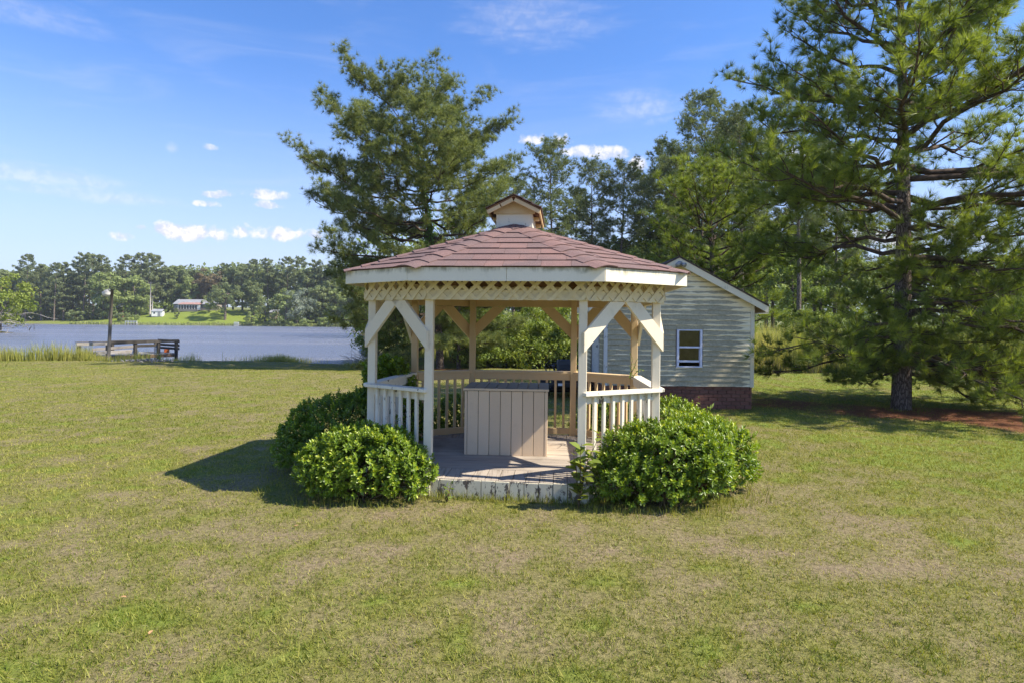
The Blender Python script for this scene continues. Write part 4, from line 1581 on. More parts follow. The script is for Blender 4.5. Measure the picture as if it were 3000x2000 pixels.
def leaves_mesh(name, pos, nrm, up, size, mat, rng, tint, aspect=0.45, fold=0.25, six=True):
    """leaf-shaped folded blades: base at pos, pointing along up, facing nrm"""
    N = len(pos)
    up = unit(up)
    side = unit(np.cross(up, nrm))
    nr = np.cross(side, up)
    s = np.asarray(size).reshape(-1, 1)
    w = s * aspect / 2
    if six:
        V = np.stack([pos, pos + up * s * 0.30 + side * w * 0.80 + nr * w * fold, pos + up * s * 0.62 + side * w * 0.86 + nr * w * fold, pos + up * s,
                      pos + up * s * 0.62 - side * w * 0.86 + nr * w * fold, pos + up * s * 0.30 - side * w * 0.80 + nr * w * fold], 1).reshape(-1, 3)
        b = np.arange(N)[:, None] * 6
        Q = np.concatenate([b + np.array([[0, 1, 2, 3]]), b + np.array([[0, 3, 4, 5]])])
        rep = 6
    else:
        V = np.stack([pos, pos + up * s * 0.5 + side * w, pos + up * s, pos + up * s * 0.5 - side * w], 1).reshape(-1, 3)
        Q = np.arange(N * 4).reshape(-1, 4)
        rep = 4
    return mesh_np(name, V, quad=Q, mats=mat, attrs={'tint': np.repeat(np.clip(tint, 0, 1), rep)})


def clump_crown(seed, crown, n_clump, per, leaf, mat_tint=0.5, rc=(0.16, 0.30), flat=0.8, hollow=0.35):
    """leaf cards over many clumps in a crown; crown: (centre, radii). Returns arrays for leaves_mesh"""
    rng = np.random.default_rng(seed)
    c, r = np.array(crown[0], float), np.array(crown[1], float)
    d = unit(rng.normal(size=(n_clump, 3)))
    rad = hollow + (1 - hollow) * rng.random(n_clump) ** 0.6
    cc = c + d * r * rad[:, None]
    cr = r.mean() * rng.uniform(rc[0], rc[1], n_clump)
    ct = rng.random(n_clump)
    k = np.repeat(np.arange(n_clump), per)
    n = unit(rng.normal(size=(len(k), 3)) + np.array([0, 0, 0.25]))
    rr = cr[k] * rng.random(len(k)) ** 0.35
    pos = cc[k] + n * rr[:, None] * np.array([1, 1, flat])
    nrm = unit(n + rng.normal(0, 0.45, n.shape))
    up = unit(np.cross(nrm, rng.normal(size=n.shape)) + np.array([0, 0, -0.15]))
    size = leaf * rng.uniform(0.7, 1.3, len(k))
    tint = 0.65 * ct[k] + 0.35 * rng.random(len(k))
    return pos - up * size[:, None] / 2, nrm, up, size, tint, cc, rng


def broad_tree(name, seed, H, crown_r, crown_h, mat, n_clump=34, per=60, leaf=0.4, trunk_r=0.2, bark=None, flat=0.8, rc=(0.16, 0.3), hollow=.35, limbs=7):
    """root Empty with trunk and crown, standing at the origin"""
    t = thing(name, None, None)
    cz = H - crown_h / 2
    p, n, u, s, ti, cc, rng = clump_crown(seed, ((0, 0, cz), (crown_r, crown_r, crown_h / 2)), n_clump, per, leaf, rc=rc, flat=flat, hollow=hollow)
    p[:, 2] = np.maximum(p[:, 2], 0.05)
    cr = obj('crown', leaves_mesh('crown', p, n, u, s, mat, rng, ti, 0.6, 0.2, six=False), t)
    w = Wood()
    hs = np.linspace(0, 1, 7)
    top = H * 0.82
    P = np.stack([0.03 * H * np.sin(hs * 3 + seed), 0.03 * H * np.cos(hs * 2 + seed) - .03 * H * math.cos(seed), hs * top - 0.1], -1)
    w.add(P, trunk_r * (1.15 - hs) ** 0.8, 8)
    for k in rng.permutation(len(cc))[:limbs]:
        b = P[rng.integers(2, 6)]
        e = cc[k]
        m = (b + e) / 2 + np.array([0, 0, 0.08 * H * rng.normal(0, .5)])
        w.add(np.array([b, m, e]), np.array([trunk_r * .4, trunk_r * .25, trunk_r * .08]), 5)
    obj('trunk', w.mesh('trunk', bark or M['bark_far']), t)
    return t


def finish_pine(name, res, mat, K, width, size, seed, tint_lo=0.25, tint_hi=0.85, bark=None, spread=(0.25, 1.25), limb_mat=None):
    trunk, limbs, pos, ax, lev, PR = res
    rng = np.random.default_rng(seed + 500)
    t = thing(name, None, None)
    obj('trunk', trunk.mesh('trunk', bark or M['bark_far']), t)
    obj('limbs', limbs.mesh('limbs', limb_mat or M['limb']), t)
    s = size * rng.uniform(0.75, 1.2, len(pos))
    ti = rng.uniform(tint_lo, tint_hi, len(pos))
    obj('crown', needles_mesh('crown', pos, ax, s, K, width, mat, rng, ti, spread), t)
    return t


def place(o, x, y, rz=0.0, sc=1.0, label=None, cat=None, group=None, dz=0.0):
    o.location = (x, y, float(height(x, y)) + dz)
    o.rotation_euler = (0, 0, rz)
    o.scale = (sc, sc, sc) if not isinstance(sc, tuple) else sc
    return tag(o, label, cat, group)


# ------------------------------------------------------------------ the big pine on the right
left_tab = [(0.0, 2.4), (1.0, 3.1), (2.0, 3.6), (3.0, 4.3), (4.0, 5.5), (5.3, 5.9), (6.4, 4.8), (7.6, 4.2), (9.2, 3.2), (11, 1.9), (12.6, 0.35)]
_bp = prof(left_tab, lambda a: 1.0 + 0.12 * math.cos(a) - 0.10 * abs(math.sin(a)))
big_prof = lambda h, a: _bp(h, a) * (0.34 if math.cos(a) < -0.2 and h < 3.6 else 1.0)
res = pine_tree(21, 12.6, 0.215, big_prof, 92, lean=(-0.004, 0.004), base_h=0.85, top_bias=1.18,
                sub_gap=0.29, twig_gap=0.18, e_low=-2, e_high=42, low_droop=0.50, tuft_gap=0.20, puff=(2, 0.17), sub_len=0.42, trunk_bend=0.16, limb_r=0.060, flare=1.6, front_cut=4.2)
ext = pine_tree(22, 12.6, 0.225, lambda h, a: (4.0 if math.cos(a) > 0.2 else (3.2 if math.cos(a) < -0.88 and h < 2.2 else 0.1)) * (1 if h < 4.6 else 0), 60, lean=(-0.004, 0.004), base_h=1.0, top_bias=2.2,
                sub_gap=0.27, twig_gap=0.21, e_low=4, e_high=30, low_droop=0.50, tuft_gap=0.20, sub_len=0.46, trunk_bend=0.16, limb_r=0.042, flare=1.6)
for l_ in (1,):
    res[1].v += ext[1].v
    res[1].q += [q_ + res[1].n for q_ in ext[1].q]
    res[1].n += ext[1].n
res = (res[0], res[1], np.concatenate([res[2], ext[2]]), np.concatenate([res[3], ext[3]]), np.concatenate([res[4], ext[4]]), res[5])
big = finish_pine('pine_tree', res, M['needle'], 46, 0.0095, 0.24, 21, 0.0, 1.0, bark=M['bark'], spread=(0.30, 1.05))
BPX = px(2640, 1196, 14.2)
place(big, BPX.x, 14.2, 0.0, 1.0, 'big spreading pine with drooping needle tufts on the pine straw right of the shed', 'tree')
rng = np.random.default_rng(77)
tp = res[2]
for k in rng.choice(len(tp), 26, replace=False):
    p = tp[k]
    if p[2] < 2.0:
        continue
    Mr = Euler((rng.uniform(-.6, .6) + math.pi, rng.uniform(-.6, .6), 0)).to_matrix()
    MB().lathe([(0, 0), (0.026, 0.012), (0.040, 0.035), (0.034, 0.03), (0.044, 0.055), (0.036, 0.055), (0.040, 0.075), (0.026, 0.095), (0.0, 0.115)], 9, p + np.array([0, 0, -0.02]), Mr).build('pine_cone', M['cone'], big)

# ------------------------------------------------------------------ the tall pine on the shore
tab = [(1.7, 4.2), (3.0, 4.8), (5.0, 5.6), (7.0, 5.9), (8.7, 5.9), (11.2, 5.5), (13.0, 4.9), (13.8, 3.6), (14.7, 1.9), (15.3, 0.4)]
res = pine_tree(8, 15.3, 0.235, prof(tab, lambda a: 1.06 - 0.04 * math.cos(a)), 74, lean=(-0.105, 0.0), base_h=1.7, sub_gap=0.52, twig_gap=0.34, e_low=-8, e_high=16,
                low_droop=0.10, tuft_gap=0.17, sub_len=0.44, trunk_bend=0.3, limb_r=0.085, flare=2.2, puff=(17, 0.24))
tall = finish_pine('pine_tree', res, M['needle_mid'], 26, 0.015, 0.29, 8, 0.0, 1.0, bark=M['bark'])
TPX = px(1290, 1070, 28.5)
place(tall, TPX.x, 28.5, 0.0, (0.80, 0.86, 0.83), 'tall leaning pine with a vine-covered trunk on the pond shore behind the gazebo', 'tree')
Pt, Rt = res[5]
rng = np.random.default_rng(4)
n = 3400
hv = 3.2 + 10.0 * rng.random(n) ** 1.1
cx, cy, cr = np.interp(hv, Pt[:, 2], Pt[:, 0]), np.interp(hv, Pt[:, 2], Pt[:, 1]), np.interp(hv, Pt[:, 2], Rt)
aa = rng.random(n) * 6.283
clm = 0.5 + 0.5 * np.sin(hv * 2.2) * np.sin(hv * 0.9 + 1)
rr = cr + 0.05 + (0.10 + 0.55 * clm) * rng.random(n) ** 1.5
pv = np.stack([cx + rr * np.cos(aa), cy + rr * np.sin(aa), hv], -1)
nv = unit(np.stack([np.cos(aa), np.sin(aa), 0.3 + 0 * aa], -1) + rng.normal(0, .5, (n, 3)))
uv = unit(np.cross(nv, rng.normal(size=(n, 3))) + np.array([0, 0, -.4]))
obj('vine', leaves_mesh('vine', pv, nv, uv, 0.13 * rng.uniform(.7, 1.3, n), M['vine_leaf'], rng, rng.random(n), 0.75), tall)

# a middling pine behind the shed
res = pine_tree(27, 8.6, 0.15, prof([(1.5, 1.8), (3.2, 2.7), (5.0, 2.9), (6.6, 2.3), (7.8, 1.3), (8.6, 0.3)]), 52, base_h=1.6, sub_gap=0.30, twig_gap=0.21, e_low=0, e_high=48,
                low_droop=0.2, tuft_gap=0.20, sub_len=0.44, trunk_bend=0.15, limb_r=0.07)
mp = finish_pine('pine_tree', res, M['needle'], 50, 0.011, 0.25, 27, 0.0, 0.9, bark=M['bark'], spread=(0.30, 1.05))
place(mp, px(2085, 900, 20).x, 20.0, 0.0, (.95, .95, 0.80), 'mid-sized full pine rising close behind the shed roof, left of the big pine', 'tree')

# young bright pine beside it
res = pine_tree(15, 7.6, 0.10, prof([(0.6, 1.6), (2.5, 2.0), (5.0, 1.7), (6.6, 0.9), (7.6, 0.15)]), 40, base_h=0.8, sub_gap=0.3, twig_gap=0.28, e_low=15, e_high=60, tuft_gap=0.17, limb_r=0.05)
yp = finish_pine('young_pine', res, M['needle'], 26, 0.0125, 0.24, 15, 0.35, 1.0)
place(yp, px(1345, 900, 29.0).x, 29.0, 0.3, 0.98, 'bushy young pine just right of the vine-covered pine', 'tree')
yp2 = copy_tree(yp)
place(yp2, px(1232, 900, 33.5).x, 33.5, 2.0, 0.78, 'bushy young pine left of the vine-covered pine, at the water', 'tree')

# ------------------------------------------------------------------ pines of the wood on the right (three forms, copied)
forms = []
for k, (H, tabk, nl, bh, bend) in enumerate([
        (20, [(7, 1.8), (11, 3.4), (15, 3.7), (18, 2.6), (20, 0.5)], 50, 8.0, 0.35),
        (20, [(5, 2.2), (9, 4.0), (14, 4.2), (17.5, 2.8), (20, 0.5)], 54, 6.0, 0.25),
        (20, [(8, 1.6), (12, 3.1), (16, 3.6), (18.6, 2.3), (20, 0.6)], 46, 8.5, 0.5)]):
    res = pine_tree(40 + k, H, 0.22, prof(tabk), int(nl * .72), lean=(0.008 * (k - 1), 0), base_h=bh, sub_gap=0.55, twig_gap=0.40, e_low=2, e_high=38, tuft_gap=0.40, sub_len=0.5, puff=(8, 0.27),
                    trunk_bend=bend, limb_r=0.08)
    o = finish_pine('pine_tree', res, M['needle_wood'], 14, 0.034, 0.36, 40 + k, 0.1, 0.9)
    forms.append(o)
PINES = [  # x px, top y px, depth, form, rotation, label
    (1622, 425, 60, 0, 0.3, 'slim pine standing directly behind the cupola of the gazebo, highest of the three there'),
    (1742, 478, 63, 2, 1.2, 'pine with a rounded top, left one of a close pair right of the cupola'),
    (1818, 480, 61, 0, 2.6, 'pine with a rounded top, right one of a close pair right of the cupola'),
    (1508, 522, 56, 1, 0.9, 'dark low pine just left of the slim pine behind the cupola'),
    (2062, 284, 58, 1, 4.1, 'tallest pine of the wood, rising straight above the shed roof'),
    (1905, 520, 66, 2, 3.3, 'pine between the rounded pair and the tallest pine above the shed'),
    (1690, 560, 74, 1, 5.1, 'lower pine in the gap behind the slim pine and the rounded pair'),
    (2178, 330, 52, 0, 0.1, 'pine just right of the tallest one, half hidden by the big near pine'),
    (2345, 300, 46, 2, 1.9, 'pine with a bare grey trunk between the shed gable and the big near pine'),
    (2000, 560, 80, 0, 2.2, 'pine far back in the wood behind the peak of the shed'),
    (2450, 470, 60, 1, 3.0, 'pine in the wood seen through the left branches of the big near pine'),
    (1560, 640, 88, 2, 4.0, 'thin far pine low behind the left side of the cupola'),
    (1440, 690, 92, 0, 5.0, 'far pine low behind the left slope of the gazebo roof'),
    (1990, 470, 64, 0, 5.6, 'pine touching the left side of the tallest pine above the shed'),
    (2120, 380, 66, 1, 2.9, 'pine close behind the tallest one on its right'),
    (2250, 420, 62, 1, 4.6, 'dark pine far behind the mid-sized pine and shed'),
    (2390, 430, 66, 0, 1.1, 'pine in the wood behind the left edge of the big pine crown'),
    (2580, 560, 72, 1, 0.6, 'low pine in the wood straight behind the big pine trunk'),
    (1955, 420, 70, 2, 0.5, 'loose-crowned pine left of the tallest pine above the shed'),
]
used = [False] * 3
for (x, yt, d, f, rz, lab) in PINES:
    o = forms[f] if not used[f] else copy_tree(forms[f])
    used[f] = True
    p = px(x, yt, d)
    g = float(height(p.x, d))
    place(o, p.x, d, rz, (p.z - g) / 20.0, lab, 'tree', 'pines of the wood behind the gazebo and shed')

# ------------------------------------------------------------------ leafy trees and shrubs beyond the creek
bt = [broad_tree('leafy_tree', 60 + k, 8.0, 2.9, 6.6, M['broad_light' if k != 1 else 'broad_leaf'], 60, 130, 0.27, 0.12, hollow=0.25) for k in range(3)]
TREES = [  # x px, top y, depth, width factor, form, label
    (1400, 800, 52, 1.1, 0, 'light green tree low behind the left half of the gazebo roof'),
    (1530, 770, 58, 1.2, 1, 'dark leafy tree behind the middle of the gazebo'),
    (1660, 760, 50, 1.1, 2, 'light green tree behind the right half of the gazebo roof'),
    (1790, 780, 55, 1.2, 0, 'leafy tree behind the right eave of the gazebo'),
    (1900, 690, 62, 1.2, 1, 'dark leafy tree behind the left slope of the shed roof'),
    (2040, 720, 56, 1.1, 2, 'light green tree behind the right slope of the shed roof'),
    (2200, 700, 60, 1.2, 0, 'light green tree at the right corner of the shed roof'),
    (2330, 740, 50, 1.0, 2, 'bright leafy tree left of the big pine trunk'),
    (2480, 745, 58, 1.1, 1, 'dark leafy tree far behind the left branches of the big pine'),
    (2600, 755, 62, 1.2, 0, 'light leafy tree straight behind the big pine trunk'),
    (2740, 748, 55, 1.1, 2, 'bright leafy tree just right of the big pine trunk'),
    (2870, 740, 60, 1.2, 0, 'leafy tree behind the right branches of the big pine'),
    (2990, 730, 54, 1.2, 1, 'dark leafy tree at the right edge behind the big pine'),
    (3140, 720, 58, 1.2, 2, 'leafy tree outside the branches of the big pine on the right'),
    (1470, 760, 64, 1.2, 2, 'light tree low behind the peak of the gazebo roof, left side'),
    (1600, 720, 66, 1.2, 0, 'light tree low behind the peak of the gazebo roof, right side'),
    (1730, 700, 64, 1.2, 1, 'dark tree behind the right slope of the gazebo roof'),
    (1840, 700, 66, 1.2, 2, 'light tree above the right eave of the gazebo'),
    (1970, 640, 68, 1.1, 0, 'light tree behind the peak of the shed'),
    (2120, 640, 66, 1.1, 1, 'dark tree behind the middle of the right slope of the shed roof'),
    (2270, 640, 64, 1.1, 2, 'light tree rising beyond the right eave of the shed'),
    (2400, 680, 66, 1.1, 0, 'light tree in the wood left of the big pine, further back'),
    (1290, 860, 60, 0.9, 1, 'small dark tree seen through the left bay of the gazebo'),
]
ub = [False] * 3
for n_, (x, yt, d, wf, f, lab) in enumerate(TREES):
    o = bt[f] if not ub[f] else copy_tree(bt[f])
    ub[f] = True
    p = px(x, yt, d)
    g = float(height(p.x, d))
    s = (p.z - g) / 8.0
    place(o, p.x, d, n_ * 1.3, (s * wf, s * wf, s), lab, 'tree', 'leafy trees at the edge of the wood')


def shrub(name, seed, H, R, mat, n_clump, per, leaf, stems=7, aspect=.5, rc=(.16, .3)):
    t = thing(name, None, None)
    p, n, u, s, ti, cc, rng = clump_crown(seed, ((0, 0, H * 0.52), (R, R, H * 0.5)), n_clump, per, leaf, rc=rc, hollow=.3)
    ok = p[:, 2] > 0.02
    p[~ok, 2] = 0.05
    obj('foliage', leaves_mesh('foliage', p, n, u, s, mat, rng, ti, aspect, .2, six=False), t)
    w = Wood()
    for k in rng.permutation(len(cc))[:stems]:
        w.add(np.array([[rng.normal(0, .08), rng.normal(0, .08), -.05], cc[k] * np.array([.5, .5, .6]), cc[k]]), np.array([.03, .02, .006]) * H / 2, 5)
    obj('stems', w.mesh('stems', M['stem']), t)
    return t


ms = [shrub('marsh_shrub', 80, 2.0, 1.2, M['marsh_leaf'], 60, 110, 0.105), shrub('marsh_shrub', 81, 2.0, 1.3, M['broad_light'], 60, 110, 0.105),
      shrub('marsh_shrub', 82, 2.0, 1.0, M['broad_leaf'], 50, 110, 0.11), shrub('marsh_shrub', 83, 2.0, 1.1, M['marsh_leaf'], 44, 80, 0.09)]
SHR = [  # x px, top y, depth, form, width
    (1095, 925, 34.2, 0, .9, 'yellow-green shrub at the corner of the pond, leftmost beside the left gazebo post'),
    (1150, 905, 34.0, 0, 1.0, 'yellow-green shrub with reddish tips seen through the left bay of the gazebo'),
    (1205, 930, 32.5, 2, 1.0, 'dark green shrub at the foot of the vine-covered pine, on its left'),
    (1330, 930, 30.5, 3, 1.0, 'thin pale shrub just right of the vine-covered pine trunk'),
    (1395, 945, 29.6, 1, 1.0, 'bright green shrub behind the back-left gazebo post'),
    (1450, 922, 30.2, 1, 1.0, 'broad bright shrub in the middle of the back bay of the gazebo, left of centre'),
    (1520, 935, 30.6, 0, 1.0, 'yellow-green shrub in the middle of the back bay, right of centre'),
    (1580, 950, 29.8, 3, 1.0, 'low straw-coloured shrub left of the mower seat'),
    (1625, 935, 30.6, 0, 1.0, 'yellow-green shrub directly behind the mower seat'),
    (1690, 940, 30.2, 2, 1.0, 'dark green shrub behind the right gazebo posts'),
    (1740, 925, 30.6, 1, 1.0, 'bright green shrub between the right gazebo post and the shed'),
    (1480, 890, 37.0, 3, 1.1, 'tall pale shrub further back in the marsh behind the gazebo'),
    (1600, 885, 38.0, 0, 1.1, 'tall yellow-green shrub further back behind the mower'),
    (1370, 890, 38.0, 1, 1.1, 'tall bright shrub further back behind the back-left post'),
    (2530, 930, 31.5, 2, 1.3, 'dark rounded shrub just left of the big pine trunk, across the creek'),
    (2590, 960, 30.8, 1, 1.2, 'bright shrub touching the left of the big pine trunk, across the creek'),
    (2700, 950, 33.0, 0, 1.2, 'yellow-green shrub right of the big pine trunk, across the creek'),
    (2810, 930, 34.0, 2, 1.2, 'dark marsh shrub behind the right branches of the big pine'),
    (2930, 925, 33.0, 1, 1.2, 'bright marsh shrub at the right edge behind the big pine'),
    (2420, 900, 40.0, 3, 1.3, 'pale shrub standing in the reeds beyond the creek'),
    (2340, 905, 42.0, 0, 1.3, 'yellow-green shrub in the reeds beyond the shed corner'),
]
us = [False] * 4
for n_, (x, yt, d, f, wf, lab) in enumerate(SHR):
    o = ms[f] if not us[f] else copy_tree(ms[f])
    us[f] = True
    p = px(x, yt, d)
    g = float(height(p.x, d))
    s = max(0.35, (p.z - g) / 2.0)
    place(o, p.x, d, n_ * 2.1, (s * wf, s * wf, s), lab, 'shrub', 'shrubs of the marsh beyond the creek')

# dead grey brush at the water's corner
w = Wood()
rng = np.random.default_rng(9)
for k in range(90):
    b = np.array([rng.normal(0, .45), rng.normal(0, .4), 0])
    d = unit(np.array([rng.normal(-.5, .7), rng.normal(0, .6), rng.uniform(.3, 1)]))
    L = rng.uniform(.5, 1.25)
    mid = b + d * L * .5 + rng.normal(0, .06, 3)
    w.add(np.array([b, mid, b + d * L + np.array([0, 0, -.15 * L])]), np.array([.011, .008, .004]), 3)
dead = obj('dead_brush', w.mesh('dead_brush', M['twig_grey']))
p = px(1078, 1040, 33.2)
dead.location = (p.x, 33.2, -0.36)
tag(dead, 'tangle of dead grey twigs at the pond corner beside the left gazebo post', 'brush')


# ------------------------------------------------------------------ clipped glossy shrubs round the gazebo
def glossy_bush(name, seed, lumps, shoots, leaf=0.052, fill=0.35, young=0.5):
    """lumps: list of (centre, radii); shoots of leaf rosettes over the outer surface"""
    rng = np.random.default_rng(seed)
    shoots = int(shoots * 1.65)
    t = thing(name, None, None)
    P, Nn = [], []
    tot = sum(r[0] * r[2] for _, r in lumps)
    for (c, r) in lumps:
        c, r = np.array(c, float), np.array(r, float)
        n = int(shoots * r[0] * r[2] / tot)
        d = unit(rng.normal(size=(n, 3)))
        d[:, 2] = np.where(d[:, 2] < -0.62, -d[:, 2], d[:, 2])
        bump_ = 1 + 0.11 * np.sin(d[:, 0] * 7 + seed) * np.sin(d[:, 2] * 6 + 1) + 0.07 * np.sin(d[:, 1] * 13 + d[:, 0] * 11)
        bump_ += rng.normal(0, 0.035, n)
        p = c + d * r * bump_[:, None]
        keep = np.ones(n, bool)
        for (c2, r2) in lumps:
            c2, r2 = np.array(c2, float), np.array(r2, float)
            if not np.allclose(c2, c):
                keep &= (((p - c2) / (r2 * 0.86)) ** 2).sum(1) > 1
        keep &= p[:, 2] > 0.02
        P.append(p[keep])
        Nn.append(unit(d[keep] / r))
    P, Nn = np.concatenate(P), np.concatenate(Nn)
    n = len(P)
    axis_ = unit(Nn + np.array([0, 0, 0.55]) + rng.normal(0, 0.22, (n, 3)))
    K = 9
    ref = np.where(np.abs(axis_[:, 2:3]) < .9, np.array([[0, 0, 1.]]), np.array([[1., 0, 0]]))
    a1 = unit(np.cross(axis_, ref))
    a2 = np.cross(axis_, a1)
    ph = np.arange(K)[None] * 2.4 + rng.random((n, 1)) * 6.28 + rng.normal(0, .2, (n, K))
    lv = np.arange(K)[None] / K                                  # 0 lowest leaf, 1 the youngest at the tip
    th = 1.35 - 0.95 * lv + rng.normal(0, 0.16, (n, K))
    rad = np.cos(ph)[..., None] * a1[:, None] + np.sin(ph)[..., None] * a2[:, None]
    up = np.cos(th)[..., None] * axis_[:, None] + np.sin(th)[..., None] * rad
    nr = -np.sin(th)[..., None] * -axis_[:, None] - np.cos(th)[..., None] * rad
    base = P[:, None] + axis_[:, None] * ((lv - 0.75) * 0.07)[..., None]
    size = leaf * (1.12 - 0.42 * lv) * rng.uniform(.8, 1.2, (n, K)) * rng.uniform(.85, 1.15, (n, 1))
    bright = rng.random((n, 1))
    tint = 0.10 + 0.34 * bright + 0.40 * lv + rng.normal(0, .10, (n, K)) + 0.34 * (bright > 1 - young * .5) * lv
    # filler leaves inside, darker than the outer ones
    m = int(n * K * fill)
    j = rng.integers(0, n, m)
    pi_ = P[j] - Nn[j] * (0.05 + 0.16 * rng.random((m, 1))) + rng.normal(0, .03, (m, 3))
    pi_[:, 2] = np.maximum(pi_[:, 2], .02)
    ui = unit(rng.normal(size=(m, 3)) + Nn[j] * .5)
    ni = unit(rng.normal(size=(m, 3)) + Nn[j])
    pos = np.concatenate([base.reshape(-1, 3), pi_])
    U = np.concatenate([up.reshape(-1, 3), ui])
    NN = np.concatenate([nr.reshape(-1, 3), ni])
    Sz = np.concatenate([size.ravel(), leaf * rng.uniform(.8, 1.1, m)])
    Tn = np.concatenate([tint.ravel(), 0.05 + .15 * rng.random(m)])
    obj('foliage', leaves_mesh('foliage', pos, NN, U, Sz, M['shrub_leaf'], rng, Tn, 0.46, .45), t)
    w = Wood()
    c0 = np.array(lumps[0][0])
    for k in rng.choice(n, min(40, n), replace=False):
        b = np.array([c0[0] + rng.normal(0, .1), c0[1] + rng.normal(0, .1), -.03])
        e = P[k] - Nn[k] * .04
        w.add(np.array([b, (b + e) / 2 + np.array([0, 0, .05]), e]), np.array([.014, .010, .004]), 4)
    obj('stems', w.mesh('stems', M['stem']), t)
    return t


def bush_at(seed, x, y, lumps, shoots, label, **kw):
    o = glossy_bush('glossy_shrub', seed, lumps, shoots, **kw)
    o.location = (x, y, float(height(x, y)))
    tag(o, label, 'shrub', 'glossy shrubs round the gazebo')
    return o


bush_at(1, -1.56, 6.56, [((0, 0, .36), (.62, .40, .39)), ((.40, -.02, .28), (.34, .36, .29)), ((-.28, .05, .30), (.44, .42, .34))], 900,
        'sunlit glossy green shrub left of the gazebo step, nearest one on the left', young=0.9)
bush_at(2, -2.28, 7.95, [((0, 0, .42), (.62, .68, .45)), ((.35, .45, .50), (.42, .50, .47)), ((-.22, -.35, .32), (.40, .40, .36))], 1000,
        'darker glossy shrub along the left side of the gazebo, behind the sunlit one', young=0.25)
bush_at(3, -1.72, 8.62, [((0, 0, .85), (.36, .40, .50)), ((.08, .1, .45), (.42, .45, .5))], 420, 'dark shrub growing up over the back-left gazebo rail', leaf=0.085, young=0.1)
bush_at(4, 1.56, 6.48, [((0, 0, .40), (.62, .42, .43)), ((.36, .05, .38), (.42, .42, .40)), ((-.34, -.05, .29), (.36, .36, .31))], 1150,
        'big rounded glossy shrub right of the gazebo step, nearest one on the right', young=0.55)
bush_at(5, 2.32, 7.05, [((0, 0, .38), (.48, .48, .40)), ((-.2, .25, .40), (.46, .46, .40))], 620, 'rounded glossy shrub at the right corner of the gazebo, behind the big one', young=0.7)
bush_at(6, 2.10, 8.15, [((0, 0, .42), (.50, .60, .46)), ((.15, -.45, .36), (.5, .5, .42))], 560, 'low bright shrub along the right side of the gazebo, in front of the shed brick', young=0.8)
bush_at(7, -0.72, 9.85, [((0, 0, .34), (.62, .36, .38)), ((.4, 0, .3), (.4, .34, .34))], 420, 'dark low shrub behind the back rail, left of the storage box', young=0.3)
bush_at(8, 1.62, 9.42, [((0, 0, .34), (.50, .40, .38)), ((-.35, .12, .28), (.3, .3, .32))], 360, 'low shrub behind the back-right rail of the gazebo', young=0.5)


def sprig(name, seed, n_stem, H, leaf, mat, spread=.5, per=14, aspect=.42, pinn=True):
    """thin stems with leaves along them"""
    rng = np.random.default_rng(seed)
    t = thing(name, None, None)
    w = Wood()
    pos, up, nr, sz = [], [], [], []
    for k in range(n_stem):
        a = rng.random() * 6.28
        L = H * rng.uniform(.6, 1.05)
        out = spread * rng.uniform(.2, 1)
        s = np.linspace(0, 1, 6)
        P = np.stack([math.cos(a) * out * s ** 1.5 * L, math.sin(a) * out * s ** 1.5 * L, L * s * (1 - .12 * s * out)], -1)
        P[1:] += rng.normal(0, .012, (5, 3))
        w.add(P, .006 * (1.1 - s) + .0012, 4)
        for j in range(per):
            f = (0.15 + .85 * (j + rng.random()) / per) * 5
            i0 = min(int(f), 4)
            b = P[i0] + (P[i0 + 1] - P[i0]) * (f - i0)
            d = unit(P[i0 + 1] - P[i0])
            sd = unit(np.cross(d, rng.normal(size=3)))
            pos.append(b)
            up.append(unit(sd + .45 * d + np.array([0, 0, -.15])))
            nr.append(unit(d + .5 * np.array([0, 0, 1.]) + rng.normal(0, .2, 3)))
            sz.append(leaf * rng.uniform(.7, 1.2))
    obj('leaves', leaves_mesh('leaves', np.array(pos), np.array(nr), np.array(up), np.array(sz), mat, rng, rng.random(len(pos)), aspect, .3), t)
    obj('stems', w.mesh('stems', M['stem']), t)
    return t


o = sprig('maple_seedling', 31, 5, 0.86, 0.13, M['marsh_leaf'], .32, 11, .85)
place(o, 0.70, 6.26, 0, 1, 'pale green maple seedling with reddish tips against the right front gazebo post', 'plant')
o = sprig('nandina', 32, 5, 0.55, 0.07, M['broad_light'], .5, 16, .3)
place(o, 2.62, 8.5, 0, (1, 1, 1.6), 'feathery light green sprig rising above the right shrubs before the brick', 'plant')
o = sprig('nandina', 33, 6, 0.5, 0.065, M['broad_leaf'], .6, 16, .3)
place(o, -1.15, 6.92, 0, (1, 1, 1.75), 'feathery sprig poking through the front-left railing', 'plant')
o = sprig('nandina', 34, 7, 0.6, 0.07, M['broad_leaf'], .7, 16, .3)
place(o, -1.82, 7.45, 0, (1, 1, 1.75), 'feathery sprig beside the left corner post', 'plant')
o = sprig('climbing_vine', 35, 4, 0.34, 0.035, M['broad_light'], .9, 16, .4)
o.location = (1.63, 8.45, RAIL)
o.rotation_euler = (0.9, 0.3, 0.2)
tag(o, 'yellow-green vine trailing over the rail at the back-right post', 'vine')
o = sprig('broad_weed', 36, 3, 0.2, 0.07, M['broad_light'], .4, 7, .3)
place(o, -0.66, 6.42, 0, 1, 'small upright weed against the left end of the gazebo step', 'weed')
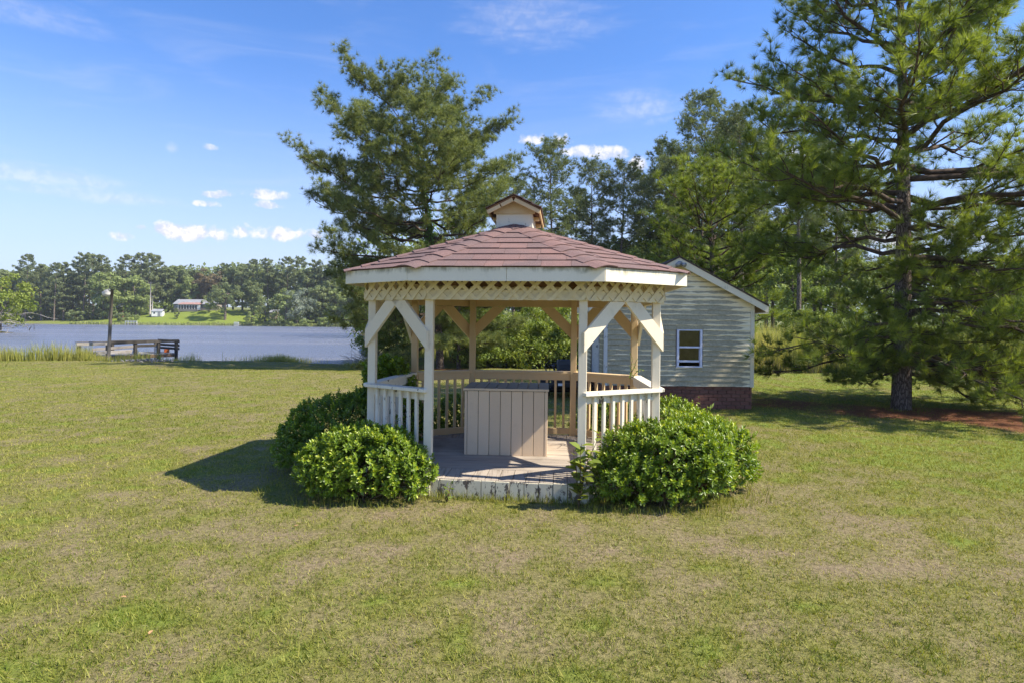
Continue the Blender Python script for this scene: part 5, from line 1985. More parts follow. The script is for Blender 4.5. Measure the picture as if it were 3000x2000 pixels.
# ------------------------------------------------------------------ dock with its lamp pole
DA, DB = px(231, 1050, 28.4), px(516, 1040, 32.0)
DA.z = DB.z = 0
dd = (DB - DA)
DL = dd.length
dd.normalize()
dn = Vector((-dd.y, dd.x, 0))
if dn.y < 0:
    dn = -dn
dock = thing('dock', 'weathered grey plank dock with railings reaching out over the pond', 'dock', DA)
DW, DZ = 2.2, 0.10
at = lambda t, w, z: DA + dd * (DL * t) + dn * w + Vector((0, 0, z))
for t in (0.0, 0.27, 0.55, 0.80, 1.0):
    board('post', at(t, 0, -1.1 if t > .3 else -0.3), at(t, 0, 0.745 + 0.03 * t), 0.13, 0.13, M['dock_dark'], dock, up=dd, ch=.008)
for t in (0.52, 0.76, 1.0):
    board('post', at(t, DW, -1.3), at(t, DW, 0.72), 0.12, 0.12, M['dock_dark'], dock, up=dd, ch=.008)
n = int(DL * 0.78 / 0.15)
for k in range(n):
    t = 0.22 + 0.78 * (k + .5) / n
    board('plank', at(t, -0.06 + random.uniform(-.03, .03), DZ), at(t, DW + .06, DZ), 0.135, 0.04, M['dock'], dock)
board('stringer', at(0.20, -0.02, DZ - .10), at(1.01, -0.02, DZ - .10), 0.05, 0.15, M['dock_rust'], dock)
board('stringer', at(0.20, DW, DZ - .10), at(1.01, DW, DZ - .10), 0.05, 0.15, M['dock_dark'], dock)
board('stringer', at(1.005, 0, DZ - .10), at(1.005, DW, DZ - .10), 0.05, 0.15, M['dock_rust'], dock)
board('sill_beam', at(-0.01, -.02, 0.03), at(0.24, -.02, 0.03), 0.12, 0.10, M['dock_dark'], dock)
T_ = [(-0.03, 0.28, 0.66, 0.66, 'dock'), (0.27, 0.66, 0.685, 0.73, 'dock_dark'), (0.64, 1.02, 0.73, 0.745, 'dock_dark')]
for (a, b, z0, z1, m) in T_:
    board('rail', at(a, -0.085, z0), at(b, -0.085, z1), 0.038, 0.14, M[m], dock)
board('cap_rail', at(-0.03, 0, .75), at(0.5, 0, .765), 0.16, 0.035, M['dock_dark'], dock)
board('cap_rail', at(0.5, 0, .765), at(1.02, 0, .79), 0.16, 0.035, M['dock_dark'], dock)
board('rail', at(0.0, -0.085, 0.20), at(0.28, -0.085, 0.27), 0.038, 0.14, M['dock'], dock)
board('rail', at(0.30, DW - .08, 0.30), at(0.78, DW - .08, 0.42), 0.038, 0.14, M['dock'], dock)
board('rail', at(0.30, DW - .08, 0.14), at(0.78, DW - .08, 0.20), 0.038, 0.14, M['dock'], dock)
board('rail', at(0.76, DW - .08, 0.44), at(1.0, DW - .08, 0.44), 0.038, 0.14, M['dock_dark'], dock)
board('rail', at(0.50, DW - .08, 0.68), at(1.0, DW - .08, 0.69), 0.038, 0.12, M['dock_dark'], dock)
for z in (0.71, 0.50, 0.33):
    board('rail', at(1.03, -0.05, z), at(1.03, DW + .05, z), 0.038, 0.12 if z < .7 else .14, M['dock_dark'], dock)

b0, b1 = px(317, 1046, 28.5), px(328.5, 849, 28.5)
lp = thing('lamp_post', 'leaning wooden lamp pole with a round white lamp standing by the dock', 'lamp post', (b0.x, b0.y, 0.0))
b0.z = -0.2
w_ = MB().tube([b0, b0.lerp(b1, .5), b1], [0.080, 0.074, 0.066], 10)
wbuild(w_, 'pole', M['pole'], lp, True)
lc = b1 + Vector((-0.22, -0.05, -0.16))
arm = wbuild(MB().tube([b1 + Vector((-.02, -.02, -0.05)), b1 + Vector((-.14, -.03, 0.02)), lc + Vector((0, 0, 0.12))], 0.022, 6), 'arm', M['grey_metal'], lp)
wbuild(MB().lathe([(0.05, 0.16), (0.10, 0.10), (0.19, 0.05), (0.20, 0.03), (0.06, 0.04)], 16, lc), 'lamp_shade', M['grey_metal'], lp, True)
wbuild(MB().lathe([(0.185, 0.04), (0.19, 0.0), (0.17, -0.09), (0.10, -0.15), (0.0, -0.165)], 16, lc), 'lamp_globe', M['lamp_glass'], lp, True)

# things left on the dock
def bucket(c, r, h, mat, name, label):
    t = thing(name, label, 'bucket', c)
    MB().lathe([(r * .8, 0), (r * .82, .005), (r, h), (r * 1.06, h), (r * 1.06, h - .02), (r * .93, h - .02), (r * .75, .015), (0, .015)], 16).build('body', mat, t, True)
    MB().tube([Vector((math.cos(a) * r, 0.02, h + math.sin(a) * r * .8)) for a in np.linspace(0, math.pi, 9)], .006, 5).build('handle', M['steel'], t)
    return t


q = at(0.90, 1.15, DZ + .02)
bucket(q, .11, .26, M['white'], 'bucket', 'white bucket standing on the far end of the dock')
q = at(0.985, 0.85, DZ + .02)
cr = thing('crate', 'small orange crate at the corner of the dock railing', 'crate', q, .4)
cr.scale = (.62, .62, .62)
MB().box((0, 0, .02), (.36, .30, .03)).build('bottom', M['orange'], cr)
for (c, s) in (((.18, 0, .14), (.02, .30, .26)), ((-.18, 0, .14), (.02, .30, .26)), ((0, .15, .14), (.36, .02, .26)), ((0, -.15, .14), (.36, .02, .26))):
    MB().box(c, s, None, .004).build('side_panel', M['orange'], cr)
q = at(0.60, 0.5, DZ + .02)
st = thing('plastic_stool', 'little white plastic stool on the middle of the dock', 'stool', q, .6)
st.scale = (.75, .75, .75)
MB().box((0, 0, .27), (.34, .30, .03), None, .008).build('seat', M['white'], st)
for sx in (-1, 1):
    for sy in (-1, 1):
        MB().bar((sx * .16, sy * .14, 0), (sx * .13, sy * .11, .26), .035, .035).build('leg', M['white'], st)

# rubble by the water
rng = np.random.default_rng(12)
mb = MB()
for k in range(150):
    x, y = rng.normal(0, .75), rng.normal(0, .28)
    s = rng.uniform(.02, .08)
    Mr = Euler(tuple(rng.uniform(0, 3, 3))).to_matrix()
    mb.box((x, y, max(0, .10 - .06 * abs(x)) * rng.random() + .02), (s, s * .8, s * .6), Mr, s * .12)
rb = mb.build('rubble', M['grey_metal'] if False else m_simple('pale_rubble', (0.20, 0.19, 0.18), .9, var=.4, scale=6), None)
q = px(425, 1060, 27.3)
rb.location = (q.x, 27.3, float(height(q.x, 27.3)))
tag(rb, 'heap of pale broken stones on the bank in front of the dock', 'rubble', None, 'stuff')

# white pipe stub by the pond
q = px(1152, 1064, 27.5)
pp = thing('white_pipe', 'short white pipe standing upright in the grass near the pond corner', 'pipe', (q.x, 27.5, float(height(q.x, 27.5))))
MB().lathe([(.045, -.1), (.045, .42), (.036, .42), (.036, .38)], 12).build('pipe', M['white'], pp, True)
MB().lathe([(.058, .30), (.058, .40), (.045, .40)], 12).build('collar', M['white'], pp, True)

# log and snag in the pond
q = px(1037, 967, 120)
lg = obj('floating_log', MB().tube([Vector((-.55, 0, -.02)), Vector((-.2, .05, .12)), Vector((.3, 0, .10)), Vector((.75, -.05, -.05))], [.07, .15, .13, .04], 8).build('tmp', M['twig_grey']).data)
bpy.data.objects.remove(bpy.data.objects['tmp'])
lg.location = (q.x, 120, WATER_Z)
tag(lg, 'grey log floating on the pond near the left gazebo eave', 'log')
q = px(90, 970, 105)
sn = thing('dead_snag', 'two thin dark sticks poking out of the pond on the left', 'snag', (q.x, 105, WATER_Z))
MB().tube([Vector((-.25, 0, -.4)), Vector((-.2, 0, .25)), Vector((.12, 0, .7))], [.07, .08, .03], 6).build('stick', M['dock_dark'], sn)
MB().tube([Vector((.55, 0, -.4)), Vector((.6, 0, .5)), Vector((.45, 0, 1.15))], [.05, .04, .02], 6).build('stick', M['dock_dark'], sn)

# ------------------------------------------------------------------ black riding mower behind the gazebo, seen from the back
mw = thing('riding_mower', 'black riding mower parked on the lawn between the gazebo and the shed', 'mower', (1.36, 15.7, 0), -0.05)
b = MB().box((0, .25, .40), (.62, .95, .26), None, .04)
b.box((0, -.30, .42), (.70, .34, .30), None, .05)
b.build('body', M['black'], mw)
MB().box((0, -.28, .60), (.50, .30, .09), None, .03).build('engine_cover', M['black'], mw)
MB().lathe([(.10, 0), (.11, .05), (.06, .08), (0, .08)], 14, (-.05, -.28, .64)).build('air_filter', M['black'], mw, True)
bp = MB().box((0, -.52, .36), (.86, .05, .10), None, .012).build('bumper', M['black'], mw)
MB().box((-.10, -.549, .375), (.16, .006, .06)).build('label_plate', M['white'], bp)
MB().tube([Vector((-.42, -.50, .36)), Vector((-.42, -.52, .60)), Vector((.42, -.52, .60)), Vector((.42, -.50, .36))], .02, 8).build('guard_bar', M['black'], mw)
st = MB().box((0, .12, .62), (.46, .46, .09), None, .035).build('seat', M['seat'], mw)
Mb = Matrix.Rotation(-.20, 3, 'X')
sb = MB()
sb.box((0, -.15, .80), (.42, .085, .34), Mb, .035)
sb.build('backrest', M['seat'], mw)
MB().box((0, -.205, .75), (.30, .03, .20), Mb, .012).build('back_shell', M['black'], mw)
for sg in (-1, 1):
    a = MB().tube([Vector((sg * .25, -.17, .66)), Vector((sg * .29, -.14, .78)), Vector((sg * .29, .16, .79))], [.025, .03, .03], 8).build('armrest', M['black'], mw, True)
    MB().lathe([(0, -.04), (.04, -.03), (.05, 0), (.04, .03), (0, .04)], 12, (sg * .29, -.13, .80)).build('armrest_knob', M['seat'], a, True)
    MB().tube([Vector((sg * .36, .30, .45)), Vector((sg * .38, .34, .75)), Vector((sg * .30, .20, .84)), Vector((sg * .12, .16, .85))], .018, 8).build('steering_lever', M['black'], mw, True)
    My = Matrix.Rotation(math.pi / 2, 3, 'Y')
    wh = MB().lathe([(.10, -.11), (.20, -.115), (.255, -.09), (.27, -.04), (.27, .04), (.255, .09), (.20, .115), (.10, .11)], 22, (sg * .50, -.12, .27), My).build('wheel', M['rubber'], mw, True)
    MB().lathe([(0, -.05), (.11, -.06), (.13, -.09), (.13, .09), (.11, .06), (0, .05)], 18, (sg * .50, -.12, .27), My).build('rim', M['black'], wh, True)
    cw_ = MB().lathe([(.03, -.05), (.11, -.055), (.135, -.03), (.135, .03), (.11, .055), (.03, .05)], 18, (sg * .40, 1.15, .135), My).build('caster_wheel', M['rubber'], mw, True)
    MB().bar((sg * .40, 1.15, .26), (sg * .40, 1.15, .44), .04, .04).build('fork', M['black'], cw_)
    MB().bar((sg * .40, 1.15, .43), (sg * .22, .70, .42), .06, .05).build('front_arm', M['black'], mw)
dk = MB()
dk.box((0, .45, .17), (1.30, .62, .13), None, .05)
dk.build('mower_deck', M['black'], mw)
MB().prism([(.65, .25, .10), (.65, .65, .10), (.80, .60, .07), (.80, .30, .07)], (0, 0, .09)).build('discharge_chute', M['black'], mw)
MB().tube([Vector((-.45, .1, .55)), Vector((-.50, .06, .80)), Vector((-.38, .0, .93))], [.018, .018, .022], 8).build('deck_lever', M['black'], mw, True)

# ------------------------------------------------------------------ far shore: houses, sheds, small docks
def on_far(x, d):
    p = px(x, 930, d)
    return Vector((p.x, d, float(height(p.x, d))))


def gable_prism(x0, x1, y0, y1, z0, zr, ov=.3, th=.12):
    """two roof slabs, ridge along x"""
    ym = (y0 + y1) / 2
    mb = MB()
    for s, ye in ((-1, y0 - ov), (1, y1 + ov)):
        mb.prism([(x0 - ov, ye, z0 - .15), (x1 + ov, ye, z0 - .15), (x1 + ov, ym, zr), (x0 - ov, ym, zr)], (0, 0, th))
    return mb


c = on_far(545, 236)
hs = thing('lake_house', 'low grey-roofed house with a glassed white porch on the far lawn', 'house', c)
hw = MB().box((3.2, 4, 1.25), (16.5, 7, 2.9), None)
hw.build('wall', M['house_grey'], hs)
gable_prism(-5.0, 11.5, .5, 7.5, 2.85, 4.6).build('roof', M['grey_roof'], hs)
MB().prism([(-2.3, -1.9, 2.55), (6.0, -1.9, 2.55), (6.0, 1.6, 3.35), (-2.3, 1.6, 3.35)], (0, 0, .12)).build('porch_roof', M['rust_roof'], hs)
MB().box((1.5, -.7, .35), (7.6, 2.4, .9)).build('porch_base', M['house_grey'], hs)
MB().box((1.5, -.5, 1.6), (7.0, 1.9, 1.7)).build('porch_room', M['dark_glass'], hs)
for k in range(8):
    MB().box((-2.2 + 7.4 * k / 7, -1.62, 1.65), (.26 if k in (0, 7) else .14, .12, 1.85)).build('porch_post', M['house_white'], hs)
MB().box((1.5, -1.62, 2.48), (7.5, .14, .25)).build('porch_beam', M['house_white'], hs)
MB().box((5.8, -1.60, 1.5), (.9, .1, 1.9)).build('porch_door', M['house_white'], hs)
wd = MB().box((-3.6, .46, 1.5), (1.0, .1, 1.2)).build('window', M['house_white'], hs)
MB().box((-3.6, .40, 1.5), (.8, .04, 1.0)).build('pane', M['dark_glass'], wd)

c = on_far(463, 227)
ws = thing('white_shed', 'small white gabled shed on the far lawn beside tall bare poles', 'shed', c, .25)
MB().box((0, 0, .85), (3.6, 2.6, 1.9)).build('wall', M['house_white'], ws)
gable_prism(-1.8, 1.8, -1.3, 1.3, 1.85, 2.6, .15, .08).build('roof', M['grey_roof'], ws)
MB().box((-.9, -1.31, 1.2), (.5, .05, .6)).build('window', M['dark_glass'], ws)
MB().box((.7, -1.31, .75), (.9, .05, 1.5)).build('door', M['grey_metal'], ws)

c = on_far(343, 240)
gh = thing('gabled_house', 'white-gabled brick house half hidden among the far trees', 'house', c)
MB().box((0, 0, 1.9), (7.5, 7, 4.2)).build('wall', M['house_brick'], gh)
MB().prism([(-2.4, -3.6, 4.0), (2.6, -3.6, 4.0), (2.6, -3.6, 5.8), (.1, -3.6, 7.3), (-2.4, -3.6, 5.8)], (0, 4, 0)).build('gable', M['house_white'], gh)
gable_prism(-3.8, 3.8, -3.5, 3.5, 4.0, 6.2).build('roof', M['grey_roof'], gh)
for sx in (-.5, .65):
    MB().box((sx, -3.65, 5.1), (.8, .08, 1.0)).build('window', M['dark_glass'], gh)

c = on_far(806, 232)
bs = thing('boat_house', 'small tan shed glimpsed between bushes on the far shore', 'shed', c)
MB().box((0, 0, 1.2), (3.0, 3, 2.6)).build('wall', m_simple('tan_shed_wall', (.5, .40, .31), .8), bs)
gable_prism(-1.5, 1.5, -1.5, 1.5, 2.5, 3.3, .2, .1).build('roof', M['grey_roof'], bs)

def far_dock(x0, x1, d, label, name='far_dock'):
    a, b = px(x0, 945, d), px(x1, 945, d)
    t = thing(name, label, 'dock', (a.x, d, WATER_Z))
    L = b.x - a.x
    MB().box((L / 2, 0, .45), (L, 1.6, .12)).build('decking', M['dock'], t)
    n = 5
    for k in range(n):
        MB().box((L * k / (n - 1), -.75, .55), (.12, .12, 1.7)).build('post', M['house_white'], t)
    for z in (.95, 1.3):
        MB().box((L / 2, -.83, z), (L, .06, .12)).build('rail', M['house_white'], t)


far_dock(371, 405, 211.5, 'little white-railed dock on the far shore left of the lake house')
far_dock(689, 702, 211, 'tiny white-railed landing on the far shore below the oak')
q = px(712, 950, 211)
bo = thing('rowing_boat', 'small white boat drawn up by the far landing', 'boat', (q.x, 212.5, float(height(q.x, 212.5)) + .25), .2)
hull = [(-1.7, 0, .35), (-1.2, -.5, .3), (0, -.65, .25), (1.4, -.5, .28), (1.5, .5, .28), (0, .65, .25), (-1.2, .5, .3)]
MB().prism([(x, y, .42) for x, y, z in hull], (0, 0, .05)).build('gunwale', M['white'], bo)
MB().prism([(x * .8, y * .7, 0) for x, y, z in hull], (0, 0, .42)).build('hull', M['white'], bo)

for (x, yt, d, lab) in ((440, 826, 228, 'tall bare grey utility pole left of the little white shed, the taller of two'), (446, 868, 226, 'shorter bare grey utility pole left of the little white shed')):
    g = on_far(x, d)
    tz = px(x, yt, d).z
    up_ = thing('utility_pole', lab, 'pole', g)
    MB().tube([Vector((0, 0, -.3)), Vector((0, 0, (tz - g.z) * .5)), Vector((.05, 0, tz - g.z))], [.24, .20, .16], 8).build('pole', M['twig_grey'], up_, True)
    MB().box((0, -.2, (tz - g.z) * .96), (1.6, .12, .14)).build('crossarm', M['twig_grey'], up_)

# ------------------------------------------------------------------ far shore: trees
fp = []
for k, (tabk, bh, nl) in enumerate([([(5, 2.0), (10, 3.6), (16, 3.8), (20, 2.6), (23, .5)], 5.5, 32), ([(9, 1.5), (14, 3.2), (19, 3.4), (21.5, 2.2), (23, .5)], 10, 26),
                                    ([(3, 2.2), (9, 3.4), (15, 3.2), (20, 2.0), (23, .4)], 4, 34)]):
    res = pine_tree(140 + k, 23, 0.30, prof(tabk), nl, base_h=bh, sub_gap=1.0, twig_gap=1.0, e_low=0, e_high=45, tuft_gap=.7, sub_len=.5, trunk_bend=.5, limb_r=.10)
    trunk, limbs, pos, ax, lev, PR = res
    t = thing('pine_tree', None, None)
    obj('trunk', trunk.mesh('trunk', M['bark_far']), t)
    rng = np.random.default_rng(900 + k)
    rp = 14
    kk = np.repeat(np.arange(len(pos)), rp)
    n_ = unit(rng.normal(size=(len(kk), 3)) + np.array([0, 0, .3]))
    p_ = pos[kk] + n_ * (0.62 * rng.random((len(kk), 1)) ** .5) * np.array([1, 1, .7])
    nn_ = unit(n_ + rng.normal(0, .5, n_.shape))
    u_ = unit(np.cross(nn_, rng.normal(size=n_.shape)))
    tt = rng.random(len(pos))
    obj('crown', leaves_mesh('crown', p_ - u_ * .2, nn_, u_, .58 * rng.uniform(.7, 1.3, len(kk)), M['needle_far'], rng, .6 * tt[kk] + .4 * rng.random(len(kk)), .5, .2, six=False), t)
    fp.append(t)
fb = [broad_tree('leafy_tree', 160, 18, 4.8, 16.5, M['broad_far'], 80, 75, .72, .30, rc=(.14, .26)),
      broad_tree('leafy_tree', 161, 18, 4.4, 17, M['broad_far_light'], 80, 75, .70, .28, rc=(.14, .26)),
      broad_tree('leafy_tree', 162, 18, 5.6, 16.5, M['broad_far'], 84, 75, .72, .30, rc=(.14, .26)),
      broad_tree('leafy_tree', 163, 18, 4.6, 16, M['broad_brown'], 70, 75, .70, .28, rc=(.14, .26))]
protos = {'p0': [fp[0], 23., False], 'p1': [fp[1], 23., False], 'p2': [fp[2], 23., False], 'b0': [fb[0], 18., False], 'b1': [fb[1], 18., False],
          'b2': [fb[2], 18., False], 'b3': [fb[3], 18., False]}
KIND = {'p0': 'dark full pine', 'p1': 'tall pine with a bare lower trunk', 'p2': 'slender dark pine', 'b0': 'mid green leafy tree', 'b1': 'light green leafy tree',
        'b2': 'broad mid green leafy tree', 'b3': 'brownish leafy tree'}
FAR = [  # x px, top y, depth, kind
    (-120, 770, 224, 'b2'), (-70, 765, 226, 'p0'), (-25, 772, 222, 'b0'), (12, 772, 230, 'b0'), (45, 778, 226, 'b2'), (76, 752, 220, 'p0'), (108, 772, 234, 'b2'), (122, 778, 222, 'p2'),
    (160, 776, 220, 'p0'), (178, 790, 238, 'b2'), (188, 772, 224, 'p2'), (212, 790, 230, 'b0'), (228, 772, 232, 'p1'), (246, 750, 224, 'p1'), (262, 772, 236, 'p0'), (274, 752, 230, 'p1'),
    (305, 754, 228, 'p0'), (318, 775, 222, 'b1'), (338, 770, 250, 'b2'), (368, 752, 236, 'p0'), (385, 768, 246, 'b2'), (398, 785, 230, 'b1'), (412, 748, 240, 'p0'), (436, 748, 242, 'p0'), (460, 752, 246, 'p2'),
    (480, 768, 250, 'b0'), (505, 772, 252, 'b2'), (540, 772, 254, 'b2'), (558, 795, 247, 'b1'), (580, 778, 256, 'b0'), (606, 782, 250, 'b3'), (630, 790, 246, 'b3'), (655, 775, 254, 'p2'),
    (684, 766, 250, 'b0'), (708, 768, 248, 'b2'), (738, 765, 242, 'p0'), (765, 772, 246, 'b1'), (785, 765, 240, 'p1'), (815, 775, 244, 'b2'), (845, 758, 240, 'p0'), (875, 760, 244, 'p1'),
    (905, 768, 238, 'b0'), (925, 770, 236, 'p1'), (955, 775, 240, 'b2'), (985, 770, 236, 'p0'), (1015, 775, 234, 'b0'), (1045, 768, 238, 'p0'), (1080, 775, 234, 'b2'),
    (1110, 772, 240, 'p0'), (1145, 778, 236, 'b2'), (1180, 775, 238, 'p2'), (1215, 780, 236, 'b0'), (745, 815, 234, 'b0'), (940, 820, 228, 'b2'), (990, 825, 228, 'b1'), (1060, 830, 226, 'b2')]
LAND = [(-200, 'the left picture edge'), (329, 'the lamp pole'), (463, 'the little white shed'), (545, 'the lake house'), (659, 'the round oak on the far lawn'), (864, 'the pale willow'), (1015, 'the left gazebo eave')]
ORD = ['nearest', 'second', 'third', 'fourth', 'fifth', 'sixth', 'seventh', 'eighth']
FAR.sort()
labs = {}
for (x, yt, d, kd) in FAR:
    if x < 0:
        key = ('outside', kd)
        ref, sd = 'the willow point', 'beyond'
        px0 = 30
    else:
        px0, ref = min(LAND[1:], key=lambda q: abs(q[0] - x))
        sd = 'left of' if x < px0 else 'right of'
    labs.setdefault((kd, ref, sd), []).append((abs(x - px0), x))
for k in labs:
    labs[k].sort()
for (x, yt, d, kd) in FAR:
    if x < 0:
        ref, sd, px0 = 'the willow point', 'beyond', 30
    else:
        px0, ref = min(LAND[1:], key=lambda q: abs(q[0] - x))
        sd = 'left of' if x < px0 else 'right of'
    L_ = labs[(kd, ref, sd)]
    k = [q[1] for q in L_].index(x)
    lab = (ORD[k] + ' ' if len(L_) > 1 else '') + KIND[kd] + ' ' + sd + ' ' + ref + ', far shore'
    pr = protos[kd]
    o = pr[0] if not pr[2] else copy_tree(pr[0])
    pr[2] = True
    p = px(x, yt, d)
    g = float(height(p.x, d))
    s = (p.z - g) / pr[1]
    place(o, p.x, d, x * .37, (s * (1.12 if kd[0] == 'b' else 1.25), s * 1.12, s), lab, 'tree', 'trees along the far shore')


def far_single(o, x, yt, d, H, wf, lab, cat='tree'):
    p = px(x, yt, d)
    g = float(height(p.x, d))
    s = (p.z - g) / H
    place(o, p.x, d, x * .2, (s * wf, s * wf, s), lab, cat)


far_single(broad_tree('oak_tree', 170, 12, 5.0, 9.2, M['broad_far'], 46, 70, .5, .38), 659, 826, 226, 12, 1.0, 'round dark oak with a clear trunk alone on the far lawn')
far_single(broad_tree('willow_tree', 171, 11, 5.6, 10.6, M['broad_silver'], 46, 70, .5, .3), 872, 842, 222, 11, 1.05, 'pale silvery willow at the water on the far shore')
far_single(broad_tree('leafy_tree', 172, 9, 3.6, 8.0, M['broad_far_light'], 34, 60, .5, .2), 838, 850, 220, 9, 1.1, 'bright green tree joined to the left of the pale willow')
far_single(broad_tree('leafy_tree', 173, 8, 3.6, 7, M['broad_far'], 34, 60, .45, .2), 775, 875, 222, 8, 1.1, 'small rounded tree near the water right of the far landing')
far_single(broad_tree('leafy_tree', 174, 8, 3.4, 7, M['broad_far_light'], 34, 60, .45, .2), 612, 865, 233, 8, 1.0, 'light tree hiding the right end of the lake house')
far_single(broad_tree('leafy_tree', 175, 6, 2.0, 5.5, M['broad_far_light'], 24, 50, .4, .12), 738, 905, 217, 6, 1.0, 'little light tree on the far bank behind the white boat')
far_single(shrub('cypress_shrub', 176, 3.4, .9, M['broad_far'], 26, 40, .3), 519, 907, 224, 3.4, 1.0, 'dark pointed evergreen shrub on the far lawn before the lake house', 'shrub')
far_single(shrub('round_shrub', 177, 2.2, .9, M['broad_far'], 22, 40, .3), 516, 903, 233, 2.2, 1.0, 'clipped round shrub at the porch of the lake house', 'shrub')
# bank shrubs along the far waterline
bsh = [shrub('bank_shrub', 180, 3.0, 2.0, M['broad_far_light'], 26, 40, .42), shrub('bank_shrub', 181, 3.0, 2.2, M['broad_far'], 26, 40, .42)]
ubs = [False, False]
for n_, (x, h_, f, lab) in enumerate([(392, 2.6, 0, 'light bank shrub by the little far dock'), (360, 3.4, 1, 'dark bank shrub left of the little far dock'), (225, 4.2, 1, 'dark bank shrub under the pines left of the lamp pole'),
                                      (800, 3.5, 1, 'dark bank shrub left of the pale willow'), (900, 3.6, 0, 'light bank shrub right of the pale willow'), (945, 4.2, 0, 'second light bank shrub right of the pale willow'),
                                      (985, 3.8, 1, 'dark bank shrub left of the gazebo eave'), (1030, 4.2, 0, 'light bank shrub under the left gazebo eave'), (1075, 4.0, 1, 'dark bank shrub by the left gazebo post'),
                                      (850, 3.0, 0, 'light bank shrub under the pale willow')]):
    o = bsh[f] if not ubs[f] else copy_tree(bsh[f])
    ubs[f] = True
    d = 217
    p = px(x, 930, d)
    s = h_ / 3.0
    place(o, p.x, d, n_, (s * 1.2, s, s), lab + ', far shore', 'shrub', 'shrubs along the far bank')

# the wood behind the first trees: one mass of foliage
rng = np.random.default_rng(33)
n = 40000
X = rng.uniform(-330, 140, n)
Y = 252 + 45 * rng.random(n) ** 1.8
topz = 17.5 + 5 * (vnoise(X, Y, .09) - .4) + 5 * sstep(Y, 258, 300)
Z = height(X, Y) + topz * (0.10 + 0.90 * rng.random(n) ** .7)
P3 = np.stack([X, Y, Z], -1)
nn = unit(rng.normal(size=(n, 3)) + np.array([0, -.6, .5]))
uu = unit(np.cross(nn, rng.normal(size=(n, 3))))
fw = obj('far_wood', leaves_mesh('far_wood', P3, nn, uu, 1.5 * rng.uniform(.6, 1.3, n), M['broad_far'], rng, vnoise(X * 1.0, Z * 1.5, .25), .7, .2, six=False))
tag(fw, 'wooded hillside behind the trees of the far shore', 'wood', None, 'stuff')
# dark undergrowth between the trunks of the far shore
n = 15000
X = rng.uniform(-205, -20, n)
Y = 224 + 22 * rng.random(n)
kp = (np.abs(X + 112 - (Y - 235) * .5) > 24) | (Y > 248)
X, Y = X[kp], Y[kp]
Z = height(X, Y) + (1.5 + 6.5 * vnoise(X, Y, .12)) * rng.random(len(X))
P3 = np.stack([X, Y, Z], -1)
nn = unit(rng.normal(size=P3.shape) + np.array([0, -.6, .5]))
uu = unit(np.cross(nn, rng.normal(size=P3.shape)))
fu = obj('far_undergrowth', leaves_mesh('far_undergrowth', P3, nn, uu, 1.0 * rng.uniform(.6, 1.3, len(X)), M['broad_leaf'], rng, vnoise(X, Z * 1.5, .4), .7, .2, six=False))
tag(fu, 'dark undergrowth between the trunks of the far shore', 'undergrowth', None, 'stuff')
# and the wood behind the marsh on the right
n = 30000
X = rng.uniform(-22, 130, n)
Y = np.where(rng.random(n) < .5, 78 + 14 * rng.random(n), 92 + 30 * rng.random(n))
topz = 8.0 + 4.0 * vnoise(X, Y, .13) - 2.5 * sstep(X, 28, 60) + 3 * sstep(-X, -22, 4)
Z = height(X, Y) + topz * rng.random(n) ** .8
P3 = np.stack([X, Y, Z], -1)
nn = unit(rng.normal(size=(n, 3)) + np.array([0, -.5, .5]))
uu = unit(np.cross(nn, rng.normal(size=(n, 3))))
fw = obj('marsh_wood', leaves_mesh('marsh_wood', P3, nn, uu, .62 * rng.uniform(.6, 1.3, n), M['broad_leaf'], rng, vnoise(X * 1.0, Z * 1.5, .6), .7, .2, six=False))
tag(fw, 'thick undergrowth of the wood behind the marsh', 'wood', None, 'stuff')

# tree on the point at the left edge
wl = broad_tree('leafy_tree', 190, 9.2, 4.6, 9.0, M['marsh_leaf'], 60, 90, .36, .22, limbs=10)
q = px(8, 800, 88)
place(wl, q.x - .5, 88, 0, (q.z - float(height(q.x, 88))) / 9.2, 'yellow-green tree drooping over the water at the left edge', 'tree')
w = Wood()
rng = np.random.default_rng(19)
for k in range(46):
    b = np.array([rng.normal(0, 1.6), rng.normal(0, .8), .4 + rng.random() * 2.4])
    d = unit(np.array([rng.uniform(.2, 1.2), rng.normal(-.3, .4), rng.uniform(-.25, .6)]))
    L = rng.uniform(1.2, 3.4)
    w.add(np.array([b, b + d * L * .5 + rng.normal(0, .12, 3), b + d * L]), np.array([.05, .035, .012]), 3)
db = obj('dead_branches', w.mesh('dead_branches', M['twig_grey']))
db.location = (q.x + 1.6, 86.8, WATER_Z + .1)
tag(db, 'bare grey branches hanging over the water below the drooping tree at the left edge', 'branches')
